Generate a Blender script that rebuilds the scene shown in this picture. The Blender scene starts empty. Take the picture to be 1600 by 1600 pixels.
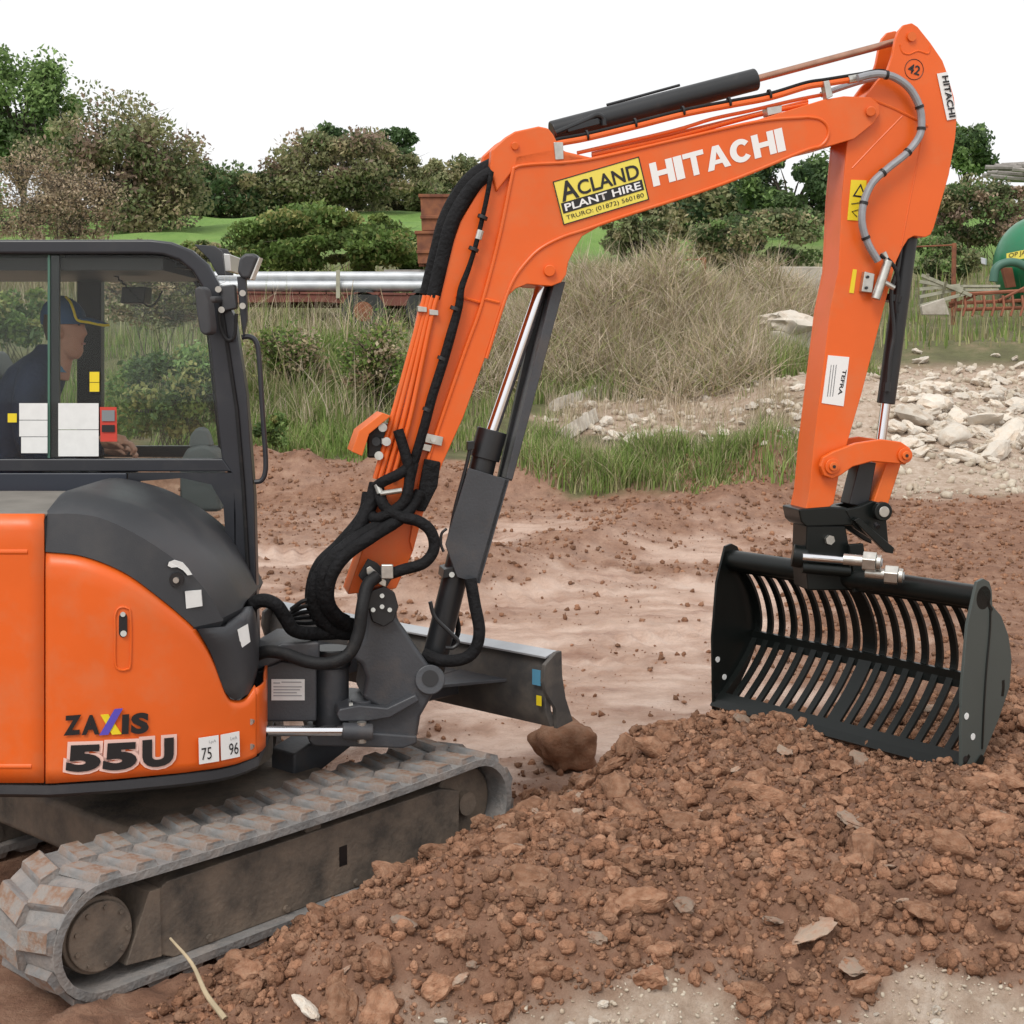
import bpy, bmesh, math, random
import numpy as np
from mathutils import Vector, Matrix
random.seed(7); RS = np.random.RandomState(11)
sc = bpy.context.scene
R = math.radians
# ---------------------------------------------------------------- camera
CH = 2.04; FPX = 2300.0; PIT = math.atan(240/FPX)
cam_d = bpy.data.cameras.new('camera'); cam = bpy.data.objects.new('camera', cam_d)
sc.collection.objects.link(cam); sc.camera = cam
cam.location = (0, 0, CH); cam.rotation_euler = (math.pi/2-PIT, 0, 0)
cam_d.sensor_width = 36; cam_d.lens = FPX/1600*36; cam_d.clip_start = .1; cam_d.clip_end = 1500
# ---------------------------------------------------------------- overcast sky, soft sun, exposure
SUN_EL, SUN_AZ = R(52), R(205)          # azimuth clockwise from +Y: behind the camera, to its left
w = bpy.data.worlds.new('World'); sc.world = w; w.use_nodes = True
nt = w.node_tree; nt.nodes.clear()
sk = nt.nodes.new('ShaderNodeTexSky'); sk.sky_type = 'NISHITA'; sk.sun_disc = False
sk.sun_elevation = SUN_EL; sk.sun_rotation = SUN_AZ; sk.dust_density = 5; sk.air_density = 1
hs = nt.nodes.new('ShaderNodeHueSaturation'); hs.inputs['Saturation'].default_value = .06
mx = nt.nodes.new('ShaderNodeMix'); mx.data_type = 'RGBA'; mx.inputs[0].default_value = .72
mx.inputs[7].default_value = (12, 12.05, 12.15, 1)
bg = nt.nodes.new('ShaderNodeBackground'); bg.inputs[1].default_value = .1
wo = nt.nodes.new('ShaderNodeOutputWorld')
nt.links.new(sk.outputs[0], hs.inputs['Color']); nt.links.new(hs.outputs[0], mx.inputs[6])
nt.links.new(mx.outputs[2], bg.inputs[0]); nt.links.new(bg.outputs[0], wo.inputs[0])
sl = bpy.data.lights.new('sun', 'SUN'); sl.energy = 1.5; sl.angle = R(22); sl.color = (1, .96, .9)
so = bpy.data.objects.new('sun', sl); sc.collection.objects.link(so); so.location = (-3, -6, 12)
sdir = Vector((math.sin(SUN_AZ)*math.cos(SUN_EL), math.cos(SUN_AZ)*math.cos(SUN_EL), math.sin(SUN_EL)))
so.rotation_euler = sdir.to_track_quat('Z', 'Y').to_euler()
vs = sc.view_settings; vs.view_transform = 'Standard'; vs.look = 'None'; vs.exposure = 0.1; vs.gamma = 1
sc.cycles.max_bounces = 8; sc.cycles.transparent_max_bounces = 24
# ---------------------------------------------------------------- pixel helpers (1600 px photograph)
CAM = Vector((0, 0, CH)); FW = Vector((0, math.cos(PIT), -math.sin(PIT))); UPV = Vector((0, math.sin(PIT), math.cos(PIT)))
def ray(px, py): return Vector(((px-800)/FPX, 0, 0)) + UPV*(-(py-800)/FPX) + FW
def U(px, py, Y):
    d = ray(px, py); return CAM + d*(Y/d.y)
def UPL(px, py, p0, n):
    d = ray(px, py); return CAM + d*((p0-CAM).dot(n)/d.dot(n))
# ---------------------------------------------------------------- object helpers
COL = sc.collection
ROOTLOC = {}
def link(o, parent=None):
    COL.objects.link(o)
    if parent is not None:
        o.parent = parent
        if parent.name in ROOTLOC: o.matrix_parent_inverse = Matrix.Translation(-ROOTLOC[parent.name])
    return o
def tag(o, label=None, cat=None, group=None, kind=None):
    if label: o['label'] = label
    if cat: o['category'] = cat
    if group: o['group'] = group
    if kind: o['kind'] = kind
    return o
def thing(name, loc, label, cat, group=None):
    o = bpy.data.objects.new(name, None); COL.objects.link(o); o.location = loc; o.empty_display_size = .2
    ROOTLOC[o.name] = Vector(loc); return tag(o, label, cat, group)
def mesh(name, v, f, mat, parent=None, smooth=False, bevel=0, seg=2, auto=None):
    me = bpy.data.meshes.new(name)
    me.from_pydata([tuple(p) for p in v], [], [tuple(q) for q in f]); me.update()
    bm = bmesh.new(); bm.from_mesh(me); bmesh.ops.recalc_face_normals(bm, faces=bm.faces); bm.to_mesh(me); bm.free()
    return finish(name, me, mat, parent, smooth, bevel, seg)
def finish(name, me, mat, parent=None, smooth=False, bevel=0, seg=2):
    if mat: me.materials.append(mat)
    if smooth or bevel:
        me.polygons.foreach_set('use_smooth', [True]*len(me.polygons))
    o = bpy.data.objects.new(name, me); link(o, parent)
    if bevel:
        b = o.modifiers.new('b', 'BEVEL'); b.width = bevel; b.segments = seg; b.limit_method = 'ANGLE'; b.angle_limit = R(35); b.harden_normals = True
    elif smooth == 'auto':
        me.set_sharp_from_angle(angle=R(35))
    return o
def prism(name, near, off, mat, parent=None, bevel=0, smooth=False):
    n = len(near); off = Vector(off)
    v = [Vector(p) for p in near] + [Vector(p)+off for p in near]
    f = [list(range(n)), list(range(2*n-1, n-1, -1))] + [[i, (i+1) % n, (i+1) % n+n, i+n] for i in range(n)]
    return mesh(name, v, f, mat, parent, smooth, bevel)
def catmull(pts, n=8):
    P = [Vector(p) for p in pts]; out = []
    for i in range(len(P)-1):
        p0 = P[i-1] if i else P[0]*2-P[1]; p1, p2 = P[i], P[i+1]; p3 = P[i+2] if i+2 < len(P) else P[-1]*2-P[-2]
        for k in range(n):
            t = k/n
            out.append(.5*((2*p1)+(p2-p0)*t+(2*p0-5*p1+4*p2-p3)*t*t+(3*p1-p0-3*p2+p3)*t**3))
    out.append(P[-1]); return out
def tubegeo(path, r, seg=8):
    P = [Vector(p) for p in path]; n = len(P)
    rs = r if isinstance(r, (list, tuple)) else [r]*n
    v = []; f = []; T0 = (P[1]-P[0]).normalized()
    u = T0.orthogonal().normalized()
    for i in range(n):
        T = (P[min(i+1, n-1)]-P[max(i-1, 0)]).normalized()
        u = (u-T*u.dot(T)).normalized(); b = T.cross(u)
        for k in range(seg):
            a = 2*math.pi*k/seg; v.append(P[i]+(u*math.cos(a)+b*math.sin(a))*rs[i])
    for i in range(n-1):
        for k in range(seg):
            f.append([i*seg+k, i*seg+(k+1) % seg, (i+1)*seg+(k+1) % seg, (i+1)*seg+k])
    f.append(list(range(seg))[::-1]); f.append([(n-1)*seg+k for k in range(seg)])
    return v, f
def tube(name, path, r, mat, parent=None, seg=10, smooth_path=0):
    if smooth_path: path = catmull(path, smooth_path)
    v, f = tubegeo(path, r, seg); return mesh(name, v, f, mat, parent, 'auto')
def cyl(name, a, b, r, mat, parent=None, seg=24, r2=None, bevel=0):
    a, b = Vector(a), Vector(b)
    v, f = tubegeo([a, b], [r, r if r2 is None else r2], seg)
    return mesh(name, v, f, mat, parent, 'auto', bevel)
def box(name, c, size, mat, parent=None, bevel=0, ax=None):
    c = Vector(c); ax = ax or (Vector((1, 0, 0)), Vector((0, 1, 0)), Vector((0, 0, 1)))
    v = [c+ax[0]*(sx*size[0]/2)+ax[1]*(sy*size[1]/2)+ax[2]*(sz*size[2]/2) for sx in (-1, 1) for sy in (-1, 1) for sz in (-1, 1)]
    f = [[0, 1, 3, 2], [4, 6, 7, 5], [0, 4, 5, 1], [2, 3, 7, 6], [0, 2, 6, 4], [1, 5, 7, 3]]
    return mesh(name, v, f, mat, parent, False, bevel)
def loft(name, curves, mat, parent=None, smooth='auto', thick=0):
    n = len(curves[0]); v = [p for c in curves for p in c]; f = []
    for j in range(len(curves)-1):
        for i in range(n-1): f.append([j*n+i, j*n+i+1, (j+1)*n+i+1, (j+1)*n+i])
    o = mesh(name, v, f, mat, parent, smooth)
    if thick:
        s = o.modifiers.new('s', 'SOLIDIFY'); s.thickness = thick; s.offset = 0
    return o
def resample(pts, n):
    P = np.array([list(p) for p in pts], float); d = np.r_[0, np.cumsum(np.linalg.norm(np.diff(P, axis=0), axis=1))]
    t = np.linspace(0, d[-1], n); return [tuple(np.interp(x, d, P[:, k]) for k in range(P.shape[1])) for x in t]
def smooth2(pts, n):      # smooth 2-D polyline then resample
    q = catmull([Vector((p[0], p[1], 0)) for p in pts], 8); return resample([(a.x, a.y) for a in q], n)
def text(name, s, o, ux, uy, lift, mat, parent, bold=0.0, thick=.0015):
    """flat lettering: the text's bounding box mapped on the parallelogram o, o+ux, o+uy"""
    cu = bpy.data.curves.new('t', 'FONT'); cu.body = s; cu.offset = bold; cu.resolution_u = 4
    ob = bpy.data.objects.new('t', cu); COL.objects.link(ob)
    dg = bpy.context.evaluated_depsgraph_get(); me = bpy.data.meshes.new_from_object(ob.evaluated_get(dg))
    bpy.data.objects.remove(ob); bpy.data.curves.remove(cu)
    co = np.zeros(len(me.vertices)*3); me.vertices.foreach_get('co', co); co = co.reshape(-1, 3)
    lo, hi = co[:, :2].min(0), co[:, :2].max(0)
    q = (co[:, :2]-lo)/(hi-lo)
    nrm = Vector(ux).cross(Vector(uy)).normalized()
    O = np.array(Vector(o)+nrm*lift); X = O+q[:, :1]*np.array(ux)+q[:, 1:]*np.array(uy)
    me.vertices.foreach_set('co', X.ravel()); me.update()
    return finish(name, me, mat, parent)
def quad(name, o, ux, uy, lift, mat, parent, thick=.002):
    o, ux, uy = Vector(o), Vector(ux), Vector(uy); n = ux.cross(uy).normalized()
    a = [o+n*lift, o+ux+n*lift, o+ux+uy+n*lift, o+uy+n*lift]
    return prism(name, a, -n*thick, mat, parent)
# ---------------------------------------------------------------- materials
def mat(name, col, rough=.6, metal=0, spec=.5, noise=0, nscale=6, dirt=None, dscale=3, dmin=.45, dmax=.75, bump=0, bscale=40, damt=1.0, coat=0, bdist=.02, isl=0, orand=0):
    m = bpy.data.materials.new(name); m.use_nodes = True; n = m.node_tree; b = n.nodes['Principled BSDF']
    b.inputs['Roughness'].default_value = rough; b.inputs['Metallic'].default_value = metal
    b.inputs['Specular IOR Level'].default_value = spec; b.inputs['Base Color'].default_value = (*col, 1)
    if coat: b.inputs['Coat Weight'].default_value = coat; b.inputs['Coat Roughness'].default_value = .15
    tc = n.nodes.new('ShaderNodeTexCoord'); out = None
    if noise:
        t = n.nodes.new('ShaderNodeTexNoise'); t.inputs['Scale'].default_value = nscale; t.inputs['Detail'].default_value = 6
        n.links.new(tc.outputs['Object'], t.inputs['Vector'])
        rp = n.nodes.new('ShaderNodeMapRange'); rp.inputs[1].default_value = .3; rp.inputs[2].default_value = .7
        rp.inputs[3].default_value = 1-noise; rp.inputs[4].default_value = 1+noise; n.links.new(t.outputs[0], rp.inputs[0])
        mm = n.nodes.new('ShaderNodeVectorMath'); mm.operation = 'SCALE'; mm.inputs[0].default_value = col
        n.links.new(rp.outputs[0], mm.inputs['Scale']); out = mm.outputs[0]
    if dirt:
        t2 = n.nodes.new('ShaderNodeTexNoise'); t2.inputs['Scale'].default_value = dscale; t2.inputs['Detail'].default_value = 9; t2.inputs['Roughness'].default_value = .65
        n.links.new(tc.outputs['Object'], t2.inputs['Vector'])
        r2 = n.nodes.new('ShaderNodeMapRange'); r2.inputs[1].default_value = dmin; r2.inputs[2].default_value = dmax; r2.inputs[4].default_value = damt
        n.links.new(t2.outputs[0], r2.inputs[0])
        mc = n.nodes.new('ShaderNodeMix'); mc.data_type = 'RGBA'; n.links.new(r2.outputs[0], mc.inputs[0])
        if out: n.links.new(out, mc.inputs[6])
        else: mc.inputs[6].default_value = (*col, 1)
        mc.inputs[7].default_value = (*dirt, 1); out = mc.outputs[2]
        rr = n.nodes.new('ShaderNodeMapRange'); rr.inputs[3].default_value = rough; rr.inputs[4].default_value = .9
        n.links.new(r2.outputs[0], rr.inputs[0]); n.links.new(rr.outputs[0], b.inputs['Roughness'])
    if (isl or orand) and out:
        src = n.nodes.new('ShaderNodeNewGeometry').outputs['Random Per Island'] if isl else n.nodes.new('ShaderNodeObjectInfo').outputs['Random']
        k = isl or orand; r3 = n.nodes.new('ShaderNodeMapRange'); r3.inputs[3].default_value = 1-k; r3.inputs[4].default_value = 1+k; n.links.new(src, r3.inputs[0])
        vm = n.nodes.new('ShaderNodeVectorMath'); vm.operation = 'SCALE'; n.links.new(out, vm.inputs[0]); n.links.new(r3.outputs[0], vm.inputs['Scale']); out = vm.outputs[0]
    if out: n.links.new(out, b.inputs['Base Color'])
    if bump:
        t3 = n.nodes.new('ShaderNodeTexNoise'); t3.inputs['Scale'].default_value = bscale; t3.inputs['Detail'].default_value = 8
        n.links.new(tc.outputs['Object'], t3.inputs['Vector'])
        bp = n.nodes.new('ShaderNodeBump'); bp.inputs['Strength'].default_value = bump; bp.inputs['Distance'].default_value = bdist
        n.links.new(t3.outputs[0], bp.inputs['Height']); n.links.new(bp.outputs[0], b.inputs['Normal'])
    return m
M = {}
M['orange'] = mat('orange_paint', (.745, .122, .014), .36, noise=.05, nscale=3, dirt=(.52, .22, .10), dscale=5, dmin=.48, dmax=.85, damt=.45, bump=.03, bscale=14, spec=.45)
M['orange_dark'] = mat('orange_paint_worn', (.73, .14, .018), .5, noise=.08, nscale=5, dirt=(.30, .13, .06), dscale=9, dmin=.55, dmax=.9, damt=.5)
M['black'] = mat('black_steel_paint', (.016, .017, .019), .38, noise=.2, nscale=4, dirt=(.12, .09, .07), dscale=8, dmin=.58, dmax=.95, damt=.4)
M['grey_cast'] = mat('dark_grey_casting', (.052, .055, .062), .42, noise=.15, nscale=5, dirt=(.16, .115, .085), dscale=6, dmin=.52, dmax=.9, damt=.5, bump=.08, bscale=90)
M['cover'] = mat('dark_plastic_cover', (.035, .037, .042), .48, noise=.1, nscale=4, dirt=(.11, .10, .09), dscale=4, dmin=.5, dmax=.9, damt=.45, bump=.05, bscale=220)
M['cabpaint'] = mat('cab_dark_paint', (.022, .024, .030), .33, noise=.1, nscale=4, dirt=(.09, .08, .07), dscale=5, dmin=.55, dmax=.9, damt=.35)
M['rubber'] = mat('rubber_hose', (.012, .012, .013), .62, spec=.3, noise=.25, nscale=12, dirt=(.10, .08, .065), dscale=14, dmin=.55, dmax=.85, damt=.4, bump=.15, bscale=120)
M['sleeve'] = mat('fabric_hose_sleeve', (.008, .008, .009), .75, spec=.22, noise=.4, nscale=14, bump=.6, bscale=45)
M['track'] = mat('muddy_rubber', (.20, .195, .19), .75, noise=.25, nscale=9, dirt=(.30, .265, .24), dscale=7, dmin=.42, dmax=.62, damt=.85, bump=.4, bscale=60)
M['lug'] = mat('mud_worn_lug', (.22, .215, .21), .8, noise=.2, nscale=14, dirt=(.24, .16, .115), dscale=9, dmin=.45, dmax=.65, damt=.7, bump=.35, bscale=70)
M['frame'] = mat('muddy_track_frame', (.095, .082, .070), .7, noise=.2, nscale=5, dirt=(.235, .18, .135), dscale=5, dmin=.34, dmax=.6, damt=.85, bump=.25, bscale=50)
M['chrome'] = mat('chrome_rod', (.80, .80, .82), .12, metal=1)
M['steel'] = mat('zinc_steel', (.55, .54, .50), .35, metal=.9, noise=.15, nscale=30)
M['silverhose'] = mat('grey_spiral_hose', (.30, .31, .33), .35, metal=.3, noise=.1, nscale=30)
M['rustrod'] = mat('rust_tinted_rod', (.42, .24, .17), .3, metal=.7, noise=.15, nscale=20)
M['white'] = mat('white_print', (.80, .80, .79), .45)
M['offwhite'] = mat('white_paper_label', (.74, .75, .74), .55, noise=.04, nscale=30)
M['ink'] = mat('black_print', (.012, .011, .012), .45)
M['yellow'] = mat('yellow_sticker', (.78, .60, .02), .45)
M['signyellow'] = mat('pale_yellow_sign', (.80, .67, .10), .45)
M['violet'] = mat('violet_print', (.10, .07, .45), .45)
M['halo'] = mat('pink_white_outline', (.80, .52, .45), .5)
M['greyprint'] = mat('grey_print', (.33, .34, .35), .6)
M['redplastic'] = mat('red_card', (.55, .05, .03), .5)
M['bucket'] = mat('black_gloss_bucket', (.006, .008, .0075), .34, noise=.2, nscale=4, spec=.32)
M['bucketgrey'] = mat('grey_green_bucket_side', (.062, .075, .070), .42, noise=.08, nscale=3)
M['lamp'] = mat('clear_lamp_lens', (.6, .6, .58), .15, spec=.8)
M['seat'] = mat('grey_vinyl', (.20, .22, .23), .6)
M['skin'] = mat('skin', (.52, .27, .19), .55, noise=.06, nscale=30)
M['jacket'] = mat('navy_cloth', (.018, .026, .06), .85, noise=.2, nscale=9, bump=.3, bscale=60)
M['shirt'] = mat('light_blue_cloth', (.12, .24, .38), .85)
M['cap'] = mat('blue_cap_cloth', (.035, .085, .19), .8)
M['hair'] = mat('brown_hair', (.07, .04, .025), .7)
M['galv'] = mat('galvanised_pipe', (.50, .52, .54), .5, metal=.45, noise=.12, nscale=6)
M['rust'] = mat('rusty_steel', (.19, .072, .042), .85, noise=.25, nscale=5, dirt=(.33, .13, .05), dscale=5, dmin=.4, dmax=.75, damt=.8)
M['trailer'] = mat('red_oxide_trailer', (.16, .055, .04), .8, noise=.2, nscale=3)
M['tyre'] = mat('old_tyre', (.03, .032, .03), .8, noise=.3, nscale=8)
M['tank'] = mat('green_tank_paint', (.012, .17, .075), .28, noise=.08, nscale=2, dirt=(.05, .12, .06), dscale=4, damt=.4)
M['greenhose'] = mat('green_hose', (.06, .15, .11), .5)
M['harrow'] = mat('orange_rust_bar', (.24, .085, .045), .8, noise=.25, nscale=5)
M['wood'] = mat('weathered_wood', (.36, .35, .27), .85, noise=.2, nscale=8)
M['log'] = mat('grey_dead_wood', (.26, .24, .22), .9, noise=.3, nscale=4)
M['concrete'] = mat('pale_concrete', (.46, .42, .36), .9, noise=.15, nscale=6, dirt=(.25, .2, .15), dscale=5, damt=.7, bump=.3, bscale=30)
M['stone'] = mat('pale_limestone', (.52, .46, .37), .9, noise=.18, nscale=5, dirt=(.33, .23, .15), dscale=4, dmin=.42, dmax=.7, damt=.8, bump=.5, bscale=25)
M['clod'] = mat('red_brown_clod', (.275, .140, .083), .95, spec=.2, noise=.28, nscale=7, dirt=(.39, .255, .175), dscale=9, dmin=.45, dmax=.75, damt=.6, bump=1.0, bscale=75, isl=.32)
M['clodgrey'] = mat('greyish_shale', (.34, .26, .20), .9, noise=.2, nscale=9, dirt=(.27, .14, .085), dscale=7, dmin=.45, dmax=.7, bump=.6, bscale=60)
M['clod_big'] = mat('lumpy_red_clod', (.275, .140, .083), .95, spec=.2, noise=.22, nscale=2.2, dirt=(.38, .245, .165), dscale=2.6, dmin=.42, dmax=.72, damt=.7, bump=1.0, bscale=8, bdist=.008, orand=.22)
M['shale_big'] = mat('flat_grey_shale', (.33, .25, .19), .9, noise=.2, nscale=2, dirt=(.28, .155, .10), dscale=2, dmin=.42, dmax=.66, bump=.7, bscale=7, bdist=.004, orand=.25)
M['stone_big'] = mat('pale_rubble_stone', (.60, .545, .47), .9, noise=.14, nscale=1.6, dirt=(.45, .33, .23), dscale=1.8, dmin=.46, dmax=.72, damt=.75, bump=.7, bscale=6, bdist=.012, orand=.15)
M['lugtop'] = mat('brown_mud_on_lug', (.25, .155, .105), .85, noise=.2, nscale=20, dirt=(.26, .24, .22), dscale=22, dmin=.42, dmax=.6, bump=.3, bscale=80)
M['bladepaint'] = mat('worn_blade_paint', (.065, .062, .06), .55, noise=.15, nscale=5, dirt=(.21, .175, .14), dscale=6, dmin=.42, dmax=.75, damt=.7)
M['twig'] = mat('pale_twig', (.42, .34, .22), .85, noise=.15, nscale=20)
M['bark'] = mat('bark', (.085, .07, .052), .95, noise=.3, nscale=8)
def glass_mat(name, tint, refl=.9):
    m = bpy.data.materials.new(name); m.use_nodes = True; n = m.node_tree; n.nodes.clear()
    o = n.nodes.new('ShaderNodeOutputMaterial'); t = n.nodes.new('ShaderNodeBsdfTransparent'); t.inputs[0].default_value = (*tint, 1)
    g = n.nodes.new('ShaderNodeBsdfGlossy'); g.inputs['Roughness'].default_value = .02; g.inputs[0].default_value = (refl, refl, refl, 1)
    d = n.nodes.new('ShaderNodeBsdfDiffuse'); d.inputs[0].default_value = (.5, .5, .48, 1)
    f = n.nodes.new('ShaderNodeFresnel'); f.inputs[0].default_value = 1.22
    m1 = n.nodes.new('ShaderNodeMixShader'); m2 = n.nodes.new('ShaderNodeMixShader'); m2.inputs[0].default_value = .018
    n.links.new(f.outputs[0], m1.inputs[0]); n.links.new(t.outputs[0], m1.inputs[1]); n.links.new(g.outputs[0], m1.inputs[2])
    n.links.new(m1.outputs[0], m2.inputs[1]); n.links.new(d.outputs[0], m2.inputs[2]); n.links.new(m2.outputs[0], o.inputs[0])
    return m
M['glass'] = glass_mat('cab_glass', (.94, .965, .95))
def leaf_mat(name, rough=.6, transl=.35):
    m = bpy.data.materials.new(name); m.use_nodes = True; n = m.node_tree; b = n.nodes['Principled BSDF']
    a = n.nodes.new('ShaderNodeAttribute'); a.attribute_name = 'tint'
    n.links.new(a.outputs['Color'], b.inputs['Base Color']); b.inputs['Roughness'].default_value = rough
    b.inputs['Specular IOR Level'].default_value = .25
    t = n.nodes.new('ShaderNodeBsdfTranslucent'); n.links.new(a.outputs['Color'], t.inputs[0])
    mx = n.nodes.new('ShaderNodeMixShader'); mx.inputs[0].default_value = transl
    n.links.new(b.outputs[0], mx.inputs[1]); n.links.new(t.outputs[0], mx.inputs[2]); n.links.new(mx.outputs[0], n.nodes['Material Output'].inputs[0])
    return m
M['leaf'] = leaf_mat('leaf'); M['straw'] = leaf_mat('straw', .8, .2)
# ---------------------------------------------------------------- noise
_perm = RS.permutation(512)
def _h(ix, iy): return _perm[(_perm[ix & 511] + iy) & 511]
_ang = RS.rand(512)*2*math.pi
def gnoise(x, y):
    x0 = np.floor(x).astype(int); y0 = np.floor(y).astype(int); fx, fy = x-x0, y-y0
    u, v = fx*fx*fx*(fx*(fx*6-15)+10), fy*fy*fy*(fy*(fy*6-15)+10)
    def g(ix, iy, dx, dy):
        a = _ang[_h(ix, iy)]; return np.cos(a)*dx+np.sin(a)*dy
    a = g(x0, y0, fx, fy); b = g(x0+1, y0, fx-1, fy); c = g(x0, y0+1, fx, fy-1); d = g(x0+1, y0+1, fx-1, fy-1)
    return (a*(1-u)+b*u)*(1-v)+(c*(1-u)+d*u)*v
def fbm(x, y, o=4, g=.5):
    s = 0; a = 1
    for i in range(o): s = s+a*gnoise(x*2**i+17.3*i, y*2**i+5.1*i); a *= g
    return s
def sst(a, b, x):
    t = np.clip((x-a)/(b-a), 0, 1); return t*t*(3-2*t)
# ---------------------------------------------------------------- terrain
HC = Vector((-1.48, 6.11, 0)); TH = R(47)                       # undercarriage centre and heading
TD = Vector((math.cos(TH), math.sin(TH), 0)); TN = Vector((math.sin(TH), -math.cos(TH), 0))
_Y = [-60, 0, 7, 10.5, 15, 17, 21, 26, 45, 60, 70, 90, 500]
_Z = [-.1, -.1, -.1, .26, .83, 1.15, 2.25, 2.75, 5.75, 7.7, 9.0, 9.6, 9.8]
def zones(x, y):
    """weights of loose red soil, wet pale mud, grass, pale rubble"""
    x = np.asarray(x, float); y = np.asarray(y, float)
    n1 = fbm(x*.55, y*.55, 4); n2 = fbm(x*1.7+9, y*1.7, 4)
    edge = 14.95 + .9*n1*2 + np.where(x < -1.5, 1.6*sst(-1.5, -3.5, x), 0) - 1.6*sst(1.5, 4.5, x)*0
    grass = sst(-.35, .35, y-edge+.5*n2)
    rub = sst(2.6, 3.6, x+.5*n1-.02*(y-15))*sst(13.6, 14.6, y+.5*n2)*(1-sst(19.5, 20.5, y))
    rub = np.maximum(rub, .75*sst(.2, .6, 1-np.hypot((x-1.9)/2.2, (y-17.6)/1.6)+.5*n2))
    track = (x-(-1.5))*TN.x+(y-4.6)*TN.y
    pale = sst(4.34, 4.16, y-.22*sst(.7, 1.5, x)+.22*n2)*sst(-1.0, .2, x+.5*n2)
    mud = sst(-.25, .35, .6*n1+.5*n2+.35-.9*sst(.8, 2.6, x-.12*(y-8)))*sst(6.9, 7.5, y+.3*n2)
    mud = mud*(1-.9*np.exp(-((y-(11.6+1.05*x)+.6*n2)/.75)**2)*sst(-1.3, -.6, x)*(1-sst(2.4, 3.4, x)))
    mud = mud*(1-(.75-.3*sst(-.6, .8, x))*sst(.02, .22, fbm(x*.8+4, y*2.3+2, 4, .6)+.12*sst(.2, -1.2, x)))
    mud = mud*(1-grass)*(1-.85*sst(12.6, 13.8, y+.9*n2+.25*np.clip(-x, 0, 4)))
    return np.stack([np.ones_like(x), mud, grass*(1-rub), np.maximum(rub, pale)], -1)
def heap(x, y):
    d = (x+1.5)*TN.x+(y-4.6)*TN.y; t = (x+1.5)*TD.x+(y-4.6)*TD.y
    n = fbm(x*.8+3, y*.8, 3)
    back = 7.2+.2*n+.35*sst(.35, .9, x)+.3*sst(1.2, 2.6, x)
    d2 = d+.55*sst(2.45, 2.9, t)
    h = (.50*sst(.0, 1.0, d2)*sst(-.15, 1.2, t+.5*d)+.20*sst(-.03, .06, d2)*sst(.7, 2.2, t)*(1-sst(.3, 1, d2)))*sst(3.9, 4.9, y+.2*n)*(1-sst(back-.85, back, y))
    return h*(.94+.30*n)
def terr(x, y, fine=True):
    x = np.asarray(x, float); y = np.asarray(y, float)
    z = np.interp(y+.5*fbm(x*.12, y*.12, 2)*np.clip((y-9)/6, 0, 1), _Y, _Z)
    z = z+heap(x, y)
    near = np.clip((y-7)/4, 0, 1)
    z = z+near*(.05*fbm(x*.5, y*.5, 3))
    # windrow of red soil crossing behind the machine
    wl = 11.6+1.05*x; z = z+.15*np.exp(-((y-wl)/.6)**2)*sst(-1.4, -.5, x)*(1-sst(2.4, 3.4, x))*(1+.8*fbm(x*1.3, y*1.3, 3))
    z = z+.30*np.exp(-((y-14.5)/.5)**2)*(1+1.2*fbm(x*.9, y*.9, 3))*(1-sst(2.5, 3.5, x))
    z = z+.35*sst(20., 23, y)*fbm(x*.2, y*.2, 2)
    z = z+.5*np.exp(-((x-3.9)/1.5)**2-((y-17.6)/1.6)**2)
    if fine:
        q = zones(x, y); loose = np.clip(1-q[..., 1]-.6*q[..., 2], .12, 1)*np.where(y < 3.6, .3, 1)
        fl = np.clip(1-(y-9)/14, .25, 1)
        z = z+fl*loose*(.045*fbm(x*3.1, y*3.1, 4, .6)+.026*np.abs(fbm(x*11, y*11, 3, .6)))
        z = z+q[..., 1]*(.013*fbm(x*1.5, y*4.6, 5, .6)+.012*fbm(x*6, y*9, 4, .65))
        # ruts left by the tracks in the wet mud
        z = z-.014*q[..., 1]*(np.sin((y-.45*x)*3.4+1.2*fbm(x*.6, y*.6, 2)) > .75)*(.6+.4*np.sin((x+.45*y)*30))
        for (e0, e1, v0) in ((.93, .36, 8.6), (.93, .36, 9.9), (.86, .5, 7.6), (.98, .2, 12.2)):   # tread prints across the mud
            u = x*e0+y*e1; v = -x*e1+y*e0; st = sst(.26, .18, np.abs(v-v0+.1*fbm(x*.7, y*.7, 2)))*q[..., 1]*sst(7.2, 7.8, y)
            z = z+st*(.016*np.sin(u*2*np.pi/.15)*(1+fbm(x*2, y*2, 2))-.012)
        z = z+.017*loose*fl*fbm(x*21, y*21, 2)
    # keep soil clear of the track and level under it
    d = (x-HC.x)*TN.x+(y-HC.y)*TN.y; t = (x-HC.x)*TD.x+(y-HC.y)*TD.y
    under = (1-sst(1.0, 1.04, np.abs(d)))*(1-sst(1.25, 1.5, np.abs(t)))
    lim = -.125+.03*t
    z = np.where(under > 0, z*(1-under)+np.minimum(z, lim)*under, z)
    return z
def axis(parts):
    a = [np.arange(*p) for p in parts]; return np.unique(np.round(np.concatenate(a), 4))
gx = np.r_[-420, -300, -200, -140, -100, -75, -55, axis([(-42, -16, 1.5), (-16, -6, .3), (-6, -2.2, .09), (-2.2, 3.2, .024), (3.2, 9, .09), (9, 18, .3), (18, 42, 1.5)]), 55, 75, 100, 140, 200, 300, 420]
gy = np.r_[-60, -40, -25, -15, -8, axis([(-4, 3.4, .4), (3.4, 7.8, .024), (7.8, 16, .06), (16, 24, .12), (24, 60, .6), (60, 90, 2)]), 100, 120, 160, 220, 300, 400, 500]
XX, YY = np.meshgrid(gx, gy); ZZ = terr(XX, YY)
nx_, ny_ = len(gx), len(gy)
gm = bpy.data.meshes.new('ground')
V = np.stack([XX, YY, ZZ], -1).reshape(-1, 3)
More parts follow.
